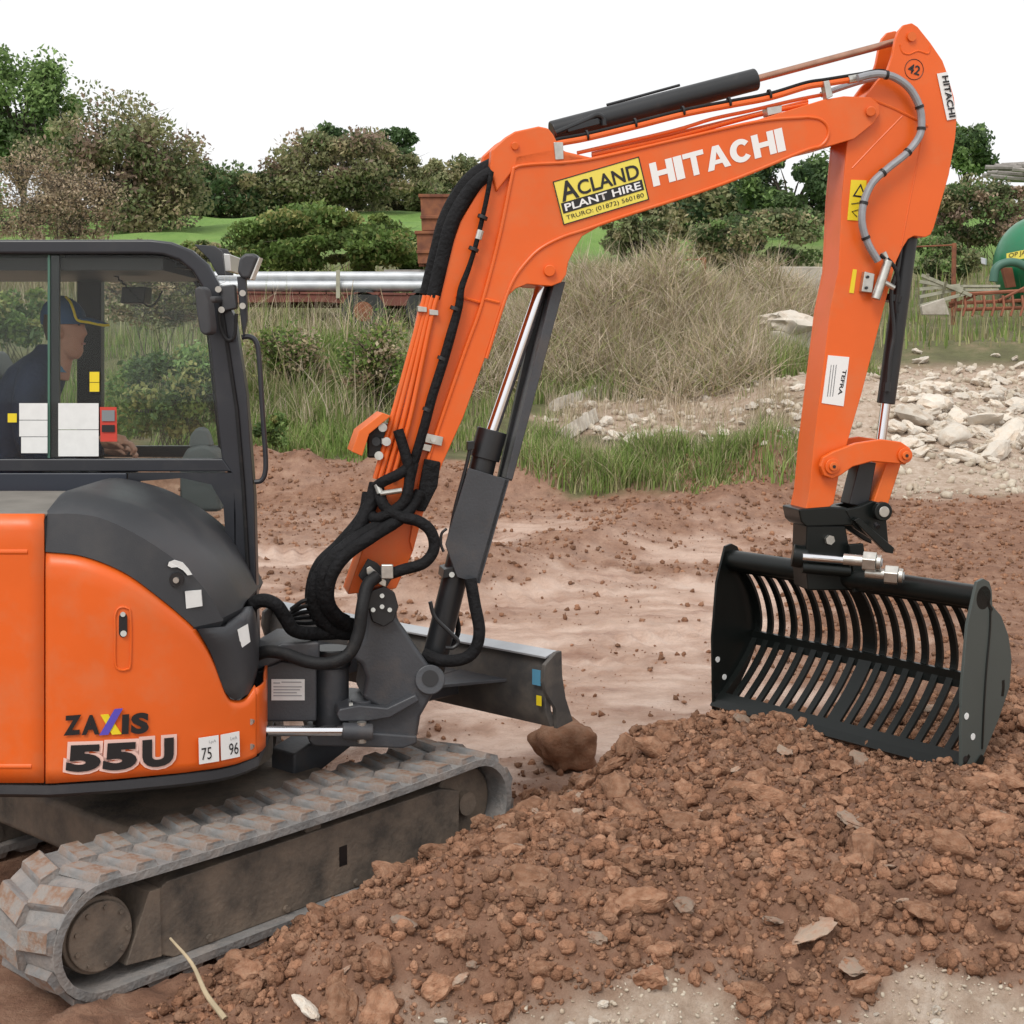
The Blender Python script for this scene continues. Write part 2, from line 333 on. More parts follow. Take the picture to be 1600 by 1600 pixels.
ii = (np.arange(ny_-1)[:, None]*nx_+np.arange(nx_-1)[None]).reshape(-1)
F = np.stack([ii, ii+1, ii+nx_+1, ii+nx_], -1)
gm.vertices.add(len(V)); gm.vertices.foreach_set('co', V.ravel())
gm.loops.add(F.size); gm.loops.foreach_set('vertex_index', F.ravel().astype(np.int32))
gm.polygons.add(len(F)); gm.polygons.foreach_set('loop_start', np.arange(0, F.size, 4, dtype=np.int32)); gm.polygons.foreach_set('loop_total', np.full(len(F), 4, np.int32))
gm.update(calc_edges=True); gm.polygons.foreach_set('use_smooth', np.ones(len(F), bool))
ca = gm.attributes.new('zones', 'FLOAT_COLOR', 'POINT'); Q = zones(XX, YY).reshape(-1, 4)
ca.data.foreach_set('color', np.c_[Q[:, 1], Q[:, 2], Q[:, 3], np.ones(len(Q))].ravel())
m = bpy.data.materials.new('ground_earth'); m.use_nodes = True; n = m.node_tree; b = n.nodes['Principled BSDF']; L = n.links.new
at = n.nodes.new('ShaderNodeAttribute'); at.attribute_name = 'zones'
sp = n.nodes.new('ShaderNodeSeparateColor'); L(at.outputs['Color'], sp.inputs[0])
geo = n.nodes.new('ShaderNodeNewGeometry')
def tex(scale, det=8, rough=.6, stretch=None):
    t = n.nodes.new('ShaderNodeTexNoise'); t.inputs['Scale'].default_value = scale; t.inputs['Detail'].default_value = det; t.inputs['Roughness'].default_value = rough
    if stretch:
        mp = n.nodes.new('ShaderNodeMapping'); mp.inputs['Scale'].default_value = stretch; mp.inputs['Rotation'].default_value = (0, 0, R(-14)); L(geo.outputs['Position'], mp.inputs[0]); L(mp.outputs[0], t.inputs['Vector'])
    else: L(geo.outputs['Position'], t.inputs['Vector'])
    return t.outputs[0]
def ramp(src, stops):
    r = n.nodes.new('ShaderNodeValToRGB'); L(src, r.inputs[0]); e = r.color_ramp.elements
    while len(e) < len(stops): e.new(.5)
    for k, (p, c) in enumerate(stops): e[k].position = p; e[k].color = (*c, 1)
    return r.outputs[0]
def mixc(f, a, c):
    q = n.nodes.new('ShaderNodeMix'); q.data_type = 'RGBA'; L(f, q.inputs[0]); L(a, q.inputs[6]); L(c, q.inputs[7]); return q.outputs[2]
soil = ramp(tex(7, 10, .7), [(.3, (.145, .07, .042)), (.5, (.25, .13, .08)), (.72, (.37, .225, .15))])
mudc = ramp(tex(1.6, 9, .65, (1, 2.6, 1)), [(.28, (.33, .18, .125)), (.40, (.54, .35, .26)), (.54, (.70, .50, .395)), (.75, (.75, .58, .48))])
grs = ramp(tex(2.2, 8, .7), [(.3, (.085, .075, .035)), (.5, (.12, .12, .05)), (.7, (.22, .17, .10))])
rubc = ramp(tex(9, 10, .75), [(.3, (.30, .21, .145)), (.5, (.46, .355, .275)), (.7, (.60, .51, .425))])
far = n.nodes.new('ShaderNodeSeparateXYZ'); L(geo.outputs['Position'], far.inputs[0])
fr = n.nodes.new('ShaderNodeMapRange'); fr.inputs[1].default_value = 34; fr.inputs[2].default_value = 42; L(far.outputs[1], fr.inputs[0])
field = ramp(tex(1.1, 10, .75, (1, .35, 1)), [(.3, (.085, .16, .03)), (.45, (.13, .24, .045)), (.6, (.17, .28, .06)), (.75, (.24, .29, .10))])
col = mixc(sp.outputs[0], soil, mudc); col = mixc(sp.outputs[1], col, grs); col = mixc(sp.outputs[2], col, rubc); col = mixc(fr.outputs[0], col, field)
L(col, b.inputs['Base Color'])
rg = n.nodes.new('ShaderNodeMapRange'); rg.inputs[3].default_value = .95; rg.inputs[4].default_value = .4; L(sp.outputs[0], rg.inputs[0]); L(rg.outputs[0], b.inputs['Roughness'])
bp = n.nodes.new('ShaderNodeBump'); bp.inputs['Strength'].default_value = 1.0; bp.inputs['Distance'].default_value = .03; L(tex(22, 10, .7), bp.inputs['Height'])
bp2 = n.nodes.new('ShaderNodeBump'); bp2.inputs['Distance'].default_value = .03; L(tex(5, 12, .72, (1, 2.4, 1)), bp2.inputs['Height']); L(sp.outputs[0], bp2.inputs['Strength'])
L(bp.outputs[0], bp2.inputs['Normal']); L(bp2.outputs[0], b.inputs['Normal'])
gm.materials.append(m)
ground = bpy.data.objects.new('ground', gm); COL.objects.link(ground); tag(ground, kind='structure')
def gz(x, y): return float(terr(np.array([x]), np.array([y]))[0])
_T = 3.0*1.012**np.arange(325)
def G(px, py):
    d = np.array(ray(px, py)); P = np.array(CAM)+d*_T[:, None]
    k = np.nonzero(P[:, 2] < terr(P[:, 0], P[:, 1]))[0]
    if not len(k): return Vector(P[-1])
    T = np.linspace(_T[max(k[0]-1, 0)], _T[k[0]], 40); P = np.array(CAM)+d*T[:, None]; z = terr(P[:, 0], P[:, 1])
    j = np.nonzero(P[:, 2] <= z)[0]; j = j[0] if len(j) else -1
    return Vector((P[j, 0], P[j, 1], z[j]))
# ================================================================ excavator
EX = thing('excavator', (HC.x, HC.y, 0), 'orange tracked mini excavator with black cab, raised boom and muddy rubber tracks', 'excavator')
THB = R(12); NB = Vector((math.sin(THB), -math.cos(THB), 0)); PB0 = U(575, 940, 6.08)
def BP(px, py, off=0.0): return UPL(px, py, PB0+NB*off, NB)
def bprism(name, pts, near, far, m, parent, bevel=.004, ref=None):
    """px outline unprojected on the boom plane at offset ref (default: near face), extruded through the real width"""
    P = [BP(x, y, near if ref is None else ref)+NB*(0 if ref is None else near-ref) for x, y in pts]
    return prism(name, P, NB*(far-near), m, parent, bevel)
# ---------------------------------------------------------------- undercarriage
PIT_T = .030
def TP(t, d, z): return HC+TD*t+TN*d+Vector((0, 0, z-.115+PIT_T*t))
WB, RB = .892, .205
def stadium(r, n=14, sag=0):
    p = []
    for k in range(n+1):
        a = -math.pi/2+math.pi*k/n; p.append((WB+r*math.cos(a), .235+r*math.sin(a)))
    for k in range(1, 12):
        t = WB-2*WB*k/12; p.append((t, .235+r-sag*math.sin(math.pi*k/12)))
    for k in range(n+1):
        a = math.pi/2+math.pi*k/n; p.append((-WB+r*math.cos(a), .235+r*math.sin(a)))
    for k in range(1, 12): p.append((-WB+2*WB*k/12, .235-r))
    return p
lugme = None
for side in (1, -1):
    o_, i_ = stadium(RB, sag=.018), stadium(RB-.03, sag=.018); n_ = len(o_)
    d0, d1 = .60*side, 1.0*side
    v = []
    for (a, c) in ((o_, d0), (o_, d1), (i_, d1), (i_, d0)): v += [TP(t, c, z) for t, z in a]
    f = []
    for k in range(4):
        for i in range(n_): f.append([k*n_+i, k*n_+(i+1) % n_, ((k+1) % 4)*n_+(i+1) % n_, ((k+1) % 4)*n_+i])
    belt = mesh('track_belt', v, f, M['track'], EX, 'auto')
    # moulded lugs, two staggered rows
    P = np.array(o_+o_[:1]); dl = np.r_[0, np.cumsum(np.linalg.norm(np.diff(P, axis=0), axis=1))]; per = dl[-1]; NL = 34
    if lugme is None:
        v = []
        for (zz, sx, sk_) in ((-.004, .048, 0), (.017, .040, .0), (.025, .034, 0)):
            for (x, y) in ((-1, -1), (1, -1), (1, 1), (-1, 1)): v.append((x*sx+.018*y, y*(.098 if zz < .01 else .092), zz))
        f = [[3, 2, 1, 0]]+[[k*4+i, k*4+(i+1) % 4, k*4+4+(i+1) % 4, k*4+4+i] for k in range(2) for i in range(4)]+[[8, 9, 10, 11]]
        lugme = bpy.data.meshes.new('track_lug'); lugme.from_pydata(v, [], f); lugme.update(); lugme.materials.append(M['lug']); lugme.materials.append(M['lugtop']); lugme.polygons[len(f)-1].material_index = 1
    for k in range(NL):
        for row in (0, 1):
            s = ((k+.5*row)/NL*per) % per; i = min(np.searchsorted(dl, s, 'right')-1, n_-1)
            a, c = P[i], P[(i+1) % len(P)]; q = a+(c-a)*((s-dl[i])/(dl[i+1]-dl[i]))
            tg = (c-a)/np.linalg.norm(c-a); nn = (tg[1], -tg[0])
            X = TD*tg[0]+Vector((0, 0, tg[1]+PIT_T*tg[0])); N_ = TD*nn[0]+Vector((0, 0, nn[1])); Yv = N_.cross(X)
            pos = TP(q[0], side*(.702 if row else .898), q[1])
            lo = bpy.data.objects.new('track_lug', lugme); COL.objects.link(lo); lo.parent = belt
            mt = Matrix((X, Yv, N_)).transposed().to_4x4(); mt.translation = pos+N_*random.uniform(-.003, .001)
            if row == 0: mt = mt @ Matrix.Scale(-1, 4, (0, 1, 0)) @ Matrix.Scale(1, 4)
            lo.matrix_basis = mt
    fr_ = [(-.66, .09), (-.60, .06), (.74, .06), (.83, .12), (.83, .31), (.72, .345), (-.62, .345), (-.70, .30)]
    tf = prism('track_frame', [TP(t, .945*side, z) for t, z in fr_], TN*(-.29*side), M['frame'], EX, .006)
    # slot hole, stiffener end, bolts on the frame side
    mesh('frame_slot', [TP(t, .9465*side, z) for t, z in ((.165, .17), (.205, .17), (.205, .25), (.165, .25))], [[0, 1, 2, 3]], M['ink'], tf)
    prism('frame_bracket', [TP(t, .955*side, z) for t, z in ((-.80, .10), (-.655, .085), (-.655, .335), (-.70, .335))], TN*(-.16*side), M['frame'], tf, .004)
    for t, z in ((-.45, .085), (-.1, .085), (.25, .085), (.55, .085)):
        cyl('roller_bolt', TP(t, .93*side, z), TP(t, .957*side, z), .014, M['frame'], tf, 8)
    for t in (-.45, -.1, .25, .55):
        cyl('track_roller', TP(t, .65*side, .105), TP(t, .94*side, .105), .055, M['frame'], tf, 20)
    cyl('carrier_roller', TP(.05, .66*side, .36), TP(.05, .93*side, .36), .04, M['frame'], tf, 16)
    sp_ = cyl('drive_sprocket', TP(-WB, .66*side, .235), TP(-WB, .935*side, .235), .135, M['frame'], EX, 40, bevel=.008)
    cyl('motor_cover', TP(-WB, .935*side, .235), TP(-WB, .955*side, .235), .122, M['frame'], sp_, 40, bevel=.006)
    for k in range(9):
        a = k*2*math.pi/9
        cyl('bolt', TP(-WB+.1*math.cos(a), .95*side, .235+.1*math.sin(a)), TP(-WB+.1*math.cos(a), .962*side, .235+.1*math.sin(a)), .009, M['frame'], sp_, 6)
    idl = cyl('idler_wheel', TP(WB, .70*side, .235), TP(WB, .90*side, .235), .165, M['frame'], EX, 36, bevel=.012)
    cyl('idler_hub', TP(WB, .66*side, .235), TP(WB, .935*side, .235), .05, M['frame'], idl, 20)
prism('undercarriage_frame', [TP(-.5, .62, .20), TP(.5, .62, .20), TP(.5, -.62, .20), TP(-.5, -.62, .20)], (0, 0, .2), M['frame'], EX, .03)
cyl('turntable', HC+Vector((0, 0, .36)), HC+Vector((0, 0, .56)), .46, M['frame'], EX, 40)
# ---------------------------------------------------------------- dozer blade
TP0 = TP
def TP(t, d, z): return TP0(t, d, z+.115+.022*t)
bl_prof = [(1.36, .335), (1.33, .40), (1.325, .50), (1.345, .60), (1.37, .645), (1.40, .655), (1.405, .64), (1.375, .58), (1.36, .5), (1.365, .41), (1.41, .325)]
blade = prism('blade', [TP(t, .99, z) for t, z in bl_prof], TN*-1.98, M['bladepaint'], EX, .004)
prism('blade_top_rail', [TP(t, .985, z) for t, z in ((1.33, .648), (1.405, .662), (1.405, .672), (1.33, .658))], TN*-1.97, M['galv'], blade, .002)
for s in (1, -1):
    prism('blade_end_plate', [TP(t, 1.012*s, z) for t, z in ((1.29, .56), (1.30, .63), (1.375, .672), (1.41, .672), (1.415, .56), (1.44, .45), (1.49, .335), (1.38, .325), (1.37, .42), (1.31, .5))], TN*(-.022*s), M['bladepaint'], blade, .003)
    am = prism('push_arm', [TP(t, .44*s, z) for t, z in ((.35, .20), (.8, .36), (1.1, .41), (1.345, .40), (1.345, .52), (1.05, .535), (.75, .47), (.35, .36))], TN*(-.16*s), M['grey_cast'], blade, .012)
    prism('arm_gusset', [TP(.95, (.44+.01)*s, .5), TP(1.34, (.44+.01)*s, .51), TP(1.34, (.44+.32)*s, .51)], (0, 0, .014), M['grey_cast'], am, .002)
quad('blade_sticker', TP(1.318, .93, .53), TN*.05, Vector((0, 0, .07)), .014, mat('blue_sticker', (.10, .30, .45), .5), blade)
quad('blade_sticker', TP(1.318, .955, .44), TN*.03, Vector((0, 0, .045)), .014, M['yellow'], blade)
# ---------------------------------------------------------------- house bodywork
def YB(x): return 5.15+.27*max(0, (x-120)/275)**2.0
SEAM = 71
def grid_panel(name, cols, top, bot, m, n=10, dy=0, thick=.02):
    cur = []
    for j in range(n+1):
        cur.append([U(x, top(x)+(bot(x)-top(x))*j/n, YB(x)+dy+(.012*(1-min(1, j/n/.06)) if j/n < .06 else 0)) for x in cols])
    return loft(name, cur, m, EX, True, thick)
arc = smooth2([(70, 863), (130, 870), (195, 896), (253, 938), (302, 982), (331, 1031), (352, 1087), (367, 1096), (384, 1092), (399, 1072)], 60)
ax_, ay_ = [p[0] for p in arc], [p[1] for p in arc]
botp = ([-400, 0, 80, 183, 288, 340, 367, 392, 402], [1222, 1222, 1223, 1216, 1206, 1199, 1193, 1184, 1178])
ftop = lambda x: float(np.interp(x, ax_, ay_)); fbot = lambda x: float(np.interp(x, *botp))
cols = list(np.linspace(SEAM+1.5, 300, 24))+list(np.linspace(306, 399, 28))
p_front = grid_panel('side_panel', cols, ftop, fbot, M['orange'], 16)
p_front['label'] = 'curved orange front side panel carrying the model lettering'
p_rear = grid_panel('side_panel', list(np.linspace(-230, SEAM-1.5, 12)), lambda x: 803, lambda x: 1222, M['orange'], 16)
# rounded front corner going back to the cab
cc = []
for j in range(9):
    row = []
    y = 1075+(1178-1075)*j/8; p = U(399, y, YB(399))
    for k in range(9):
        a = k/8; row.append(p+Vector((.035*math.sin(a*math.pi/2)-.16*max(0, a-.35), .75*a*a+.02*a, 0)))
    cc.append(row)
loft('corner_panel', cc, M['orange'], EX, True, .01)
for y in (1128, 1167):
    a = U(391, y, YB(391)-.012); cyl('panel_bolt', a, a+Vector((.004, .02, 0)), .012, M['steel'], p_front, 12)
# black skirt under the panels
scols = list(np.linspace(-230, 300, 20))+list(np.linspace(310, 404, 12))
sk0 = [U(x, fbot(x)+3, YB(x)+.01) for x in scols]; sk1 = [U(x, fbot(x)+5, YB(x)-.015) for x in scols]
sk2 = [p+Vector((0, .0, -.032)) for p in sk1]; sk3 = [p+Vector((-.01, .03, -.052)) for p in sk1]; sk4 = [p+Vector((-.05, .5, -.052)) for p in sk1]
ext = lambda c, dx, dy: c+[c[-1]+Vector((dx, dy, 0))]
loft('skirt', [ext(c, -.02, .35) for c in (sk0, sk1, sk2, sk3, sk4)], M['cover'], EX, 'auto')
# pressed ribs and the door handle slot
for pts in ([(-40, 862), (20, 862), (44, 862)], [(-40, 1197), (20, 1197), (50, 1197)]):
    tube('pressed_rib', [U(x, y, YB(x)-.004) for x, y in pts], .011, M['orange'], p_rear, 10)
slot = [U(192+6.5*math.cos(a), (966 if math.sin(a) < 0 else 988)+8*math.sin(a), YB(192)-.0135) for a in np.linspace(0, 2*math.pi, 20, endpoint=False)]
tube('slot_rim', catmull([U(x, y, YB(x)-.012) for x, y in ((180, 985), (180, 962), (186, 950), (198, 950), (204, 962), (204, 1035), (198, 1046), (186, 1046), (180, 1035), (180, 985))], 4), .004, M['orange'], p_front, 6)
prism('latch_slot', slot, (0, .006, 0), M['ink'], p_front)
cyl('latch_key', U(193, 990, YB(192)-.018), U(193, 990, YB(192)-.01), .011, M['steel'], p_front, 12)
cyl('latch_key', U(192, 960, YB(192)-.018), U(192, 960, YB(192)-.01), .009, M['steel'], p_front, 12)
# top deck, tail counterweight
zt = U(0, 803, 5.15).z
box('top_deck', (-1.95, 5.6, zt-.012), (.86, .86, .03), mat('dusty_deck', (.19, .175, .155), .8, noise=.15, nscale=8), EX, .008)
tail = [Vector((HC.x+1.0*math.cos(a), HC.y+1.0*math.sin(a), .6)) for a in np.linspace(R(115), R(247), 20)]
prism('counterweight', tail, (0, 0, .88), M['orange'], EX, .03)
box('house_floor', (-1.64, 6.30, .60), (1.05, 1.4, .08), M['black'], EX, .01)
box('engine_bay', (-1.78, 5.62, 1.0), (.72, .72, .82), M['black'], EX, .02)
# hood cover: side facet, crest, top facet
LK = smooth2([(71, 862), (130, 869), (195, 895), (253, 937), (290, 968), (303, 980)], 26)
KK = smooth2([(74, 803), (120, 803), (165, 812), (227, 843), (286, 885), (325, 928), (349, 970)], 26)
SS = smooth2([(94, 773), (123, 769), (182, 781), (227, 798), (283, 831), (325, 867), (357, 906), (379, 950)], 26)
cL = [U(x, y, YB(x)-.004) for x, y in LK]; cL0 = [U(x, y+1, YB(x)+.03) for x, y in LK]
cK = [U(x, y, YB(x)+.015) for x, y in KK]; cK2 = [U(x, y-5, YB(x)+.03) for x, y in KK]
cS = [U(x, y, YB(x)+.20) for x, y in SS]; cS2 = [p+Vector((-.01, .10, .004)) for p in cS]; cS3 = [p+Vector((-.03, .65, -.0)) for p in cS]
hood = loft('hood_cover', [cL0, cL, cK, cK2, cS, cS2, cS3], M['cover'], EX, 'auto')
endp = [c[-1] for c in (cL0, cL, cK, cK2, cS, cS2, cS3)]
mesh('hood_front_end', endp+[p+Vector((-.05, .02, -.10)) for p in endp], [[i, i+1, i+1+7, i+7] for i in range(6)], M['cover'], hood)
st_ = [c[0] for c in (cL0, cL, cK, cK2, cS, cS2, cS3)]
mesh('hood_rear_end', st_+[Vector((p.x, p.y, zt-.02)) for p in st_], [[i, i+1, i+1+7, i+7] for i in range(6)], M['cover'], hood)
c = U(276, 906, YB(276)-.001)
cyl('hood_lock', c+Vector((0, .01, 0)), c+Vector((0, -.004, 0)), .026, M['ink'], hood, 20); cyl('lock_barrel', c+Vector((0, .0, 0)), c+Vector((0, -.012, 0)), .011, M['steel'], hood, 12)
av = [(262, 884), (264, 878), (272, 875), (285, 879), (294, 889), (300, 898), (293, 899), (286, 891), (277, 886), (268, 887)]
prism('lock_label', [U(x, y, YB(x)+.002) for x, y in av], (0, .006, 0), M['offwhite'], hood)
prism('paper_label', [U(x, y, YB(x)-.0) for x, y in ((289, 924), (314, 922), (316, 947), (291, 951))], (0, .008, 0), M['offwhite'], hood)
# lower front cover
LA = smooth2([(308, 983), (330, 1022), (345, 1065), (355, 1086), (368, 1094)], 14)
MA = smooth2([(330, 981), (360, 1000), (375, 1030), (380, 1065), (378, 1090)], 14)
RA = smooth2([(352, 979), (384, 968), (393, 1000), (396, 1050), (392, 1082)], 14)
fc = loft('front_cover', [[U(x, y, YB(x)+.02) for x, y in LA], [U(x, y, YB(x)-.012) for x, y in LA], [U(x, y, YB(x)-.015) for x, y in MA], [U(x, y, YB(x)+.01) for x, y in RA], [U(x, y, YB(x)+.01)+Vector((-.03, .3, 0)) for x, y in RA]], M['cover'], EX, True)
lid = [U(x, y, YB(x)-.012) for x, y in LA][:1]+[U(330, 981, YB(330)-.015), U(352, 979, YB(352)+.01), U(384, 968, YB(384)+.01)]
mesh('cover_lid', lid+[U(384, 968, YB(384)+.01)+Vector((-.03, .3, 0)), U(310, 981, YB(310)+.3)], [[0, 1, 2, 3, 4, 5]], M['cover'], fc)
prism('paper_label', [U(x, y, YB(x)-.006) for x, y in ((371, 984), (387, 975), (391, 1003), (377, 1013))], (0, .006, 0), M['offwhite'], fc)
# lettering on the front panel
def panel_text(s, bl, br, tl, m, lift=.006, bold=.02, par=p_front, name='lettering'):
    # follow the panel: a straight strip between its two ends
    a, b_, c_ = [U(x, y, YB(x)-.0125) for x, y in (bl, br, tl)]
    return text(name, s, a, b_-a, c_-a, lift, m, par, bold)
def strokes(pts, wd, m, par, lift=.004, name='lettering'):
    P = [U(x, y, YB(x)-.0125-lift) for x, y in pts]; return prism(name, P, (0, .003, 0), m, par)
panel_text('Z', (100, 1149), (127, 1147), (101, 1118), M['ink'], bold=.055); panel_text('A', (128, 1148), (156, 1147), (129, 1117), M['ink'], bold=.055)
panel_text('I', (190, 1147), (201, 1146), (191, 1116), M['ink'], bold=.03); panel_text('S', (204, 1147), (232, 1145), (205, 1114), M['ink'], bold=.055)
strokes([(157, 1117), (169, 1116), (190, 1147), (175, 1148)], 0, M['yellow'], p_front, .003)
strokes([(179, 1108), (192, 1107), (169, 1148), (155, 1149)], 0, M['violet'], p_front, .006)
for s, bl, br, tl in (('5', (103, 1206), (157, 1204), (106, 1164)), ('5', (160, 1204), (213, 1201), (163, 1161)), ('U', (222, 1200), (271, 1195), (222, 1156))):
    gx_ = lambda p, k: (p[0]+k[0], p[1]+k[1])
    panel_text(s, gx_(bl, (-5, 5)), gx_(br, (5, 5)), gx_(tl, (-5, -5)), M['halo'], .003, .13, name='lettering_outline')
    panel_text(s, bl, br, tl, M['ink'], .007, .06)
for bl, br, tl, s in (((309, 1193), (340, 1188), (308, 1152), '75'), ((343, 1187), (372, 1181), (342, 1147), '96')):
    a, b_, c_ = [U(x, y, YB(x)-.014) for x, y in (bl, br, tl)]
    q_ = quad('noise_label', a, b_-a, c_-a, .014, M['white'], p_front)
    text('lettering', s, a+(b_-a)*(.12 if s == '75' else .42)+(c_-a)*.14, (b_-a)*.5, (c_-a)*.46, .016, M['ink'], q_, .0)
    text('lettering', 'LpA' if s == '75' else 'LwA', a+(b_-a)*.5+(c_-a)*.72, (b_-a)*.36, (c_-a)*.14, .016, M['greyprint'], q_, 0)
# ---------------------------------------------------------------- cab
YC, CW = 6.06, .95; DY = Vector((-.19, CW, 0))
CX = lambda x, y: U(x, y, YC)
out_ = [(-420, 375), (235, 374), (268, 378), (300, 391), (325, 413), (341, 442), (349, 470)]
inn_ = [(322, 474), (314, 447), (300, 424), (279, 407), (255, 399), (230, 397), (-420, 397)]
roof = prism('cab', [CX(x, y+2)+Vector((0, .012, 0)) for x, y in out_]+[CX(x-(10 if y > 400 else 2), y+12)+Vector((0, .012, 0)) for x, y in out_[::-1]], DY*.975, M['cabpaint'], EX, .004)
roof['label'] = 'black cab shell with rounded roof'
def both(name, pts, th, m, par, bevel=.006):
    P = [CX(*p) for p in pts]
    a = prism(name, P, (0, th, 0), m, par, bevel); b_ = prism(name, [p+DY-Vector((0, th, 0)) for p in P], (0, th, 0), m, par, bevel); return a
both('roof_rail', out_+inn_, .05, M['cabpaint'], roof, .012)
both('front_pillar', [(318, 455), (349, 462), (366, 494), (385, 615), (397, 774), (403, 1015), (366, 1015), (362, 740), (346, 717), (326, 520)], .07, M['cabpaint'], roof, .008)
tube('door_seal', [U(x, y, YC-.006) for x, y in ((345, 475), (352, 520), (370, 640), (380, 760), (388, 900))], .008, M['rubber'], roof, 8)
box('roof_lining', (CX(0, 400)+Vector((-.1, .5, -.03))), (1.5, .9, .05), M['ink'], roof)
for s in ((-420, 717, 362, 737),):
    both('sill_rail', [(s[0], s[1]), (s[2]-14, s[1]), (s[2], s[3]), (s[0], s[3])], .05, M['cabpaint'], roof)
lp = both('lower_panel', [(-420, 739), (198, 739), (198, 960), (-420, 960)], .04, mat('cab_blue_black', (.022, .027, .04), .4), roof)
low_o = [(200, 739), (280, 739), (364, 739), (368, 800), (368, 870), (368, 960), (290, 960), (200, 960)]
low_i = [(216, 752), (285, 747), (330, 757), (349, 790), (353, 850), (340, 862), (270, 862), (213, 800)]
P = [CX(*p) for p in low_o]+[CX(*p) for p in low_i]; P2 = [p+Vector((0, .04, 0)) for p in P]
f = []
for i in range(8):
    j = (i+1) % 8
    f += [[i, j, 8+j, 8+i], [16+i, 24+i, 24+j, 16+j], [8+i, 8+j, 24+j, 24+i], [i, 16+i, 16+j, j]]
mesh('lower_window_frame', P+P2, f, M['cabpaint'], roof)
def pane(name, pts, dy, par=None):
    return prism(name, [CX(*p)+Vector((0, dy, 0)) for p in pts], (0, .004, 0), M['glass'], par or roof)
gl = [(-420, 398), (230, 398), (255, 400), (279, 408), (300, 425), (314, 448), (323, 500), (346, 716), (-420, 716)]
g1 = pane('window_pane', gl, .022); prism('window_pane', [CX(*p)+DY-Vector((0, .03, 0)) for p in gl], (0, .004, 0), M['glass'], roof); pane('window_pane', low_i, .02)
prism('windscreen', [CX(352, 480)+Vector((0, .07, 0)), CX(388, 717)+Vector((0, .07, 0)), CX(388, 717)+DY*.93, CX(352, 480)+DY*.93], (.004, 0, 0), M['glass'], roof)
prism('lower_windscreen', [CX(390, 740)+Vector((0, .07, 0)), CX(396, 930)+Vector((0, .07, 0)), CX(396, 930)+DY*.93, CX(390, 740)+DY*.93], (.004, 0, 0), M['glass'], roof)
prism('slider_post', [CX(x, y)+Vector((0, .03, 0)) for x, y in ((75, 398), (89, 398), (89, 716), (75, 716))], (0, .02, 0), M['cabpaint'], roof, .003)
prism('slider_seal', [CX(x, y)+Vector((0, .02, 0)) for x, y in ((72, 398), (75.5, 398), (75.5, 716), (72, 716))], (0, .02, 0), M['greenhose'], roof)
prism('door_post', [U(x, y, YC+CW-.06) for x, y in ((120, 398), (158, 398), (158, 740), (120, 740))], (0, .06, 0), M['ink'], roof, .004)
prism('rear_post', [CX(x, y) for x, y in ((-420, 380), (-385, 380), (-385, 1000), (-420, 1000))], DY, M['cabpaint'], roof)
box('cab_floor', (CX(0, 960)+Vector((-.15, .5, -.02))), (1.5, .98, .06), M['ink'], roof)
# stickers on the glass
for (x0, y0, x1, y1), m_ in (((30, 630, 74, 656), 'offwhite'), ((30, 657, 74, 682), 'offwhite'), ((33, 683, 74, 708), 'offwhite'), ((91, 630, 154, 671), 'offwhite'), ((91, 672, 154, 713), 'offwhite'), ((12, 646, 26, 660), 'yellow'), ((140, 581, 155, 597), 'yellow'), ((140, 598, 155, 612), 'yellow')):
    prism('window_sticker', [U(x, y, YC+.012) for x, y in ((x0, y0), (x1, y0), (x1, y1), (x0, y1))], (0, .003, 0), M[m_], g1)
rc = prism('red_card', [U(x, y, YC+.014) for x, y in ((156, 636), (182, 636), (183, 690), (157, 690))], (0, .003, 0), M['redplastic'], g1)
prism('card_window', [U(x, y, YC+.009) for x, y in ((159, 641), (179, 641), (179, 658), (159, 658))], (0, .002, 0), M['seat'], rc)
prism('card_window', [U(x, y, YC+.009) for x, y in ((159, 664), (179, 664), (179, 675), (159, 675))], (0, .002, 0), M['ink'], rc)
text('lettering', 'TEFRA', U(240, 645, YC+.012), U(210, 645, YC+.012)-U(240, 645, YC+.012), Vector((0, 0, .014)), -.001, M['ink'], g1, .03)
# mirror, bracket, lights, handrail
mir = prism('mirror', smoothpts if False else [U(x, y, YC-.13) for x, y in ((302, 452), (309, 446), (318, 450), (324, 470), (329, 510), (328, 521), (320, 525), (311, 519), (306, 490))], (.02, .05, 0), M['cover'], roof, .012)
tube('mirror_arm', [U(318, 470, YC-.11), U(332, 468, YC-.09), U(344, 468, YC-.02)], .014, M['cover'], mir, 10)
prism('bracket', [U(x, y, YC-.03) for x, y in ((343, 447), (366, 444), (369, 482), (347, 487))], (0, .05, 0), M['cover'], roof, .006)
for x, y in ((341, 452), (346, 484), (379, 458), (379, 478)): cyl('bracket_bolt', U(x, y, YC-.045), U(x, y, YC-.02), .013, M['steel'], roof, 12)
tube('cable_loop', [U(x, y, YC-.035) for x, y in ((343, 480), (343, 505), (350, 525), (359, 532), (367, 522), (369, 490))], .008, M['rubber'], roof, 8, 6)
prism('visor', [U(x, y, YC+.2) for x, y in ((303, 382), (335, 384), (346, 392), (352, 430), (340, 430), (326, 405))], (0, .02, 0), M['cover'], roof, .003)
prism('visor', [U(x, y, YC+.6) for x, y in ((330, 386), (354, 389), (362, 400), (364, 430), (352, 430))], (0, .02, 0), M['cover'], roof, .003)
prism('lamp_strip', [U(x, y, YC+.3) for x, y in ((349, 396), (359, 397), (361, 424), (352, 424))], (0, .25, 0), M['lamp'], roof, .004)
wl_ = prism('work_light', [U(x, y, YC-.02) for x, y in ((370, 425), (374, 402), (383, 396), (396, 396), (404, 401), (397, 420), (390, 436), (378, 436))], (0, .09, 0), M['cover'], roof, .014)
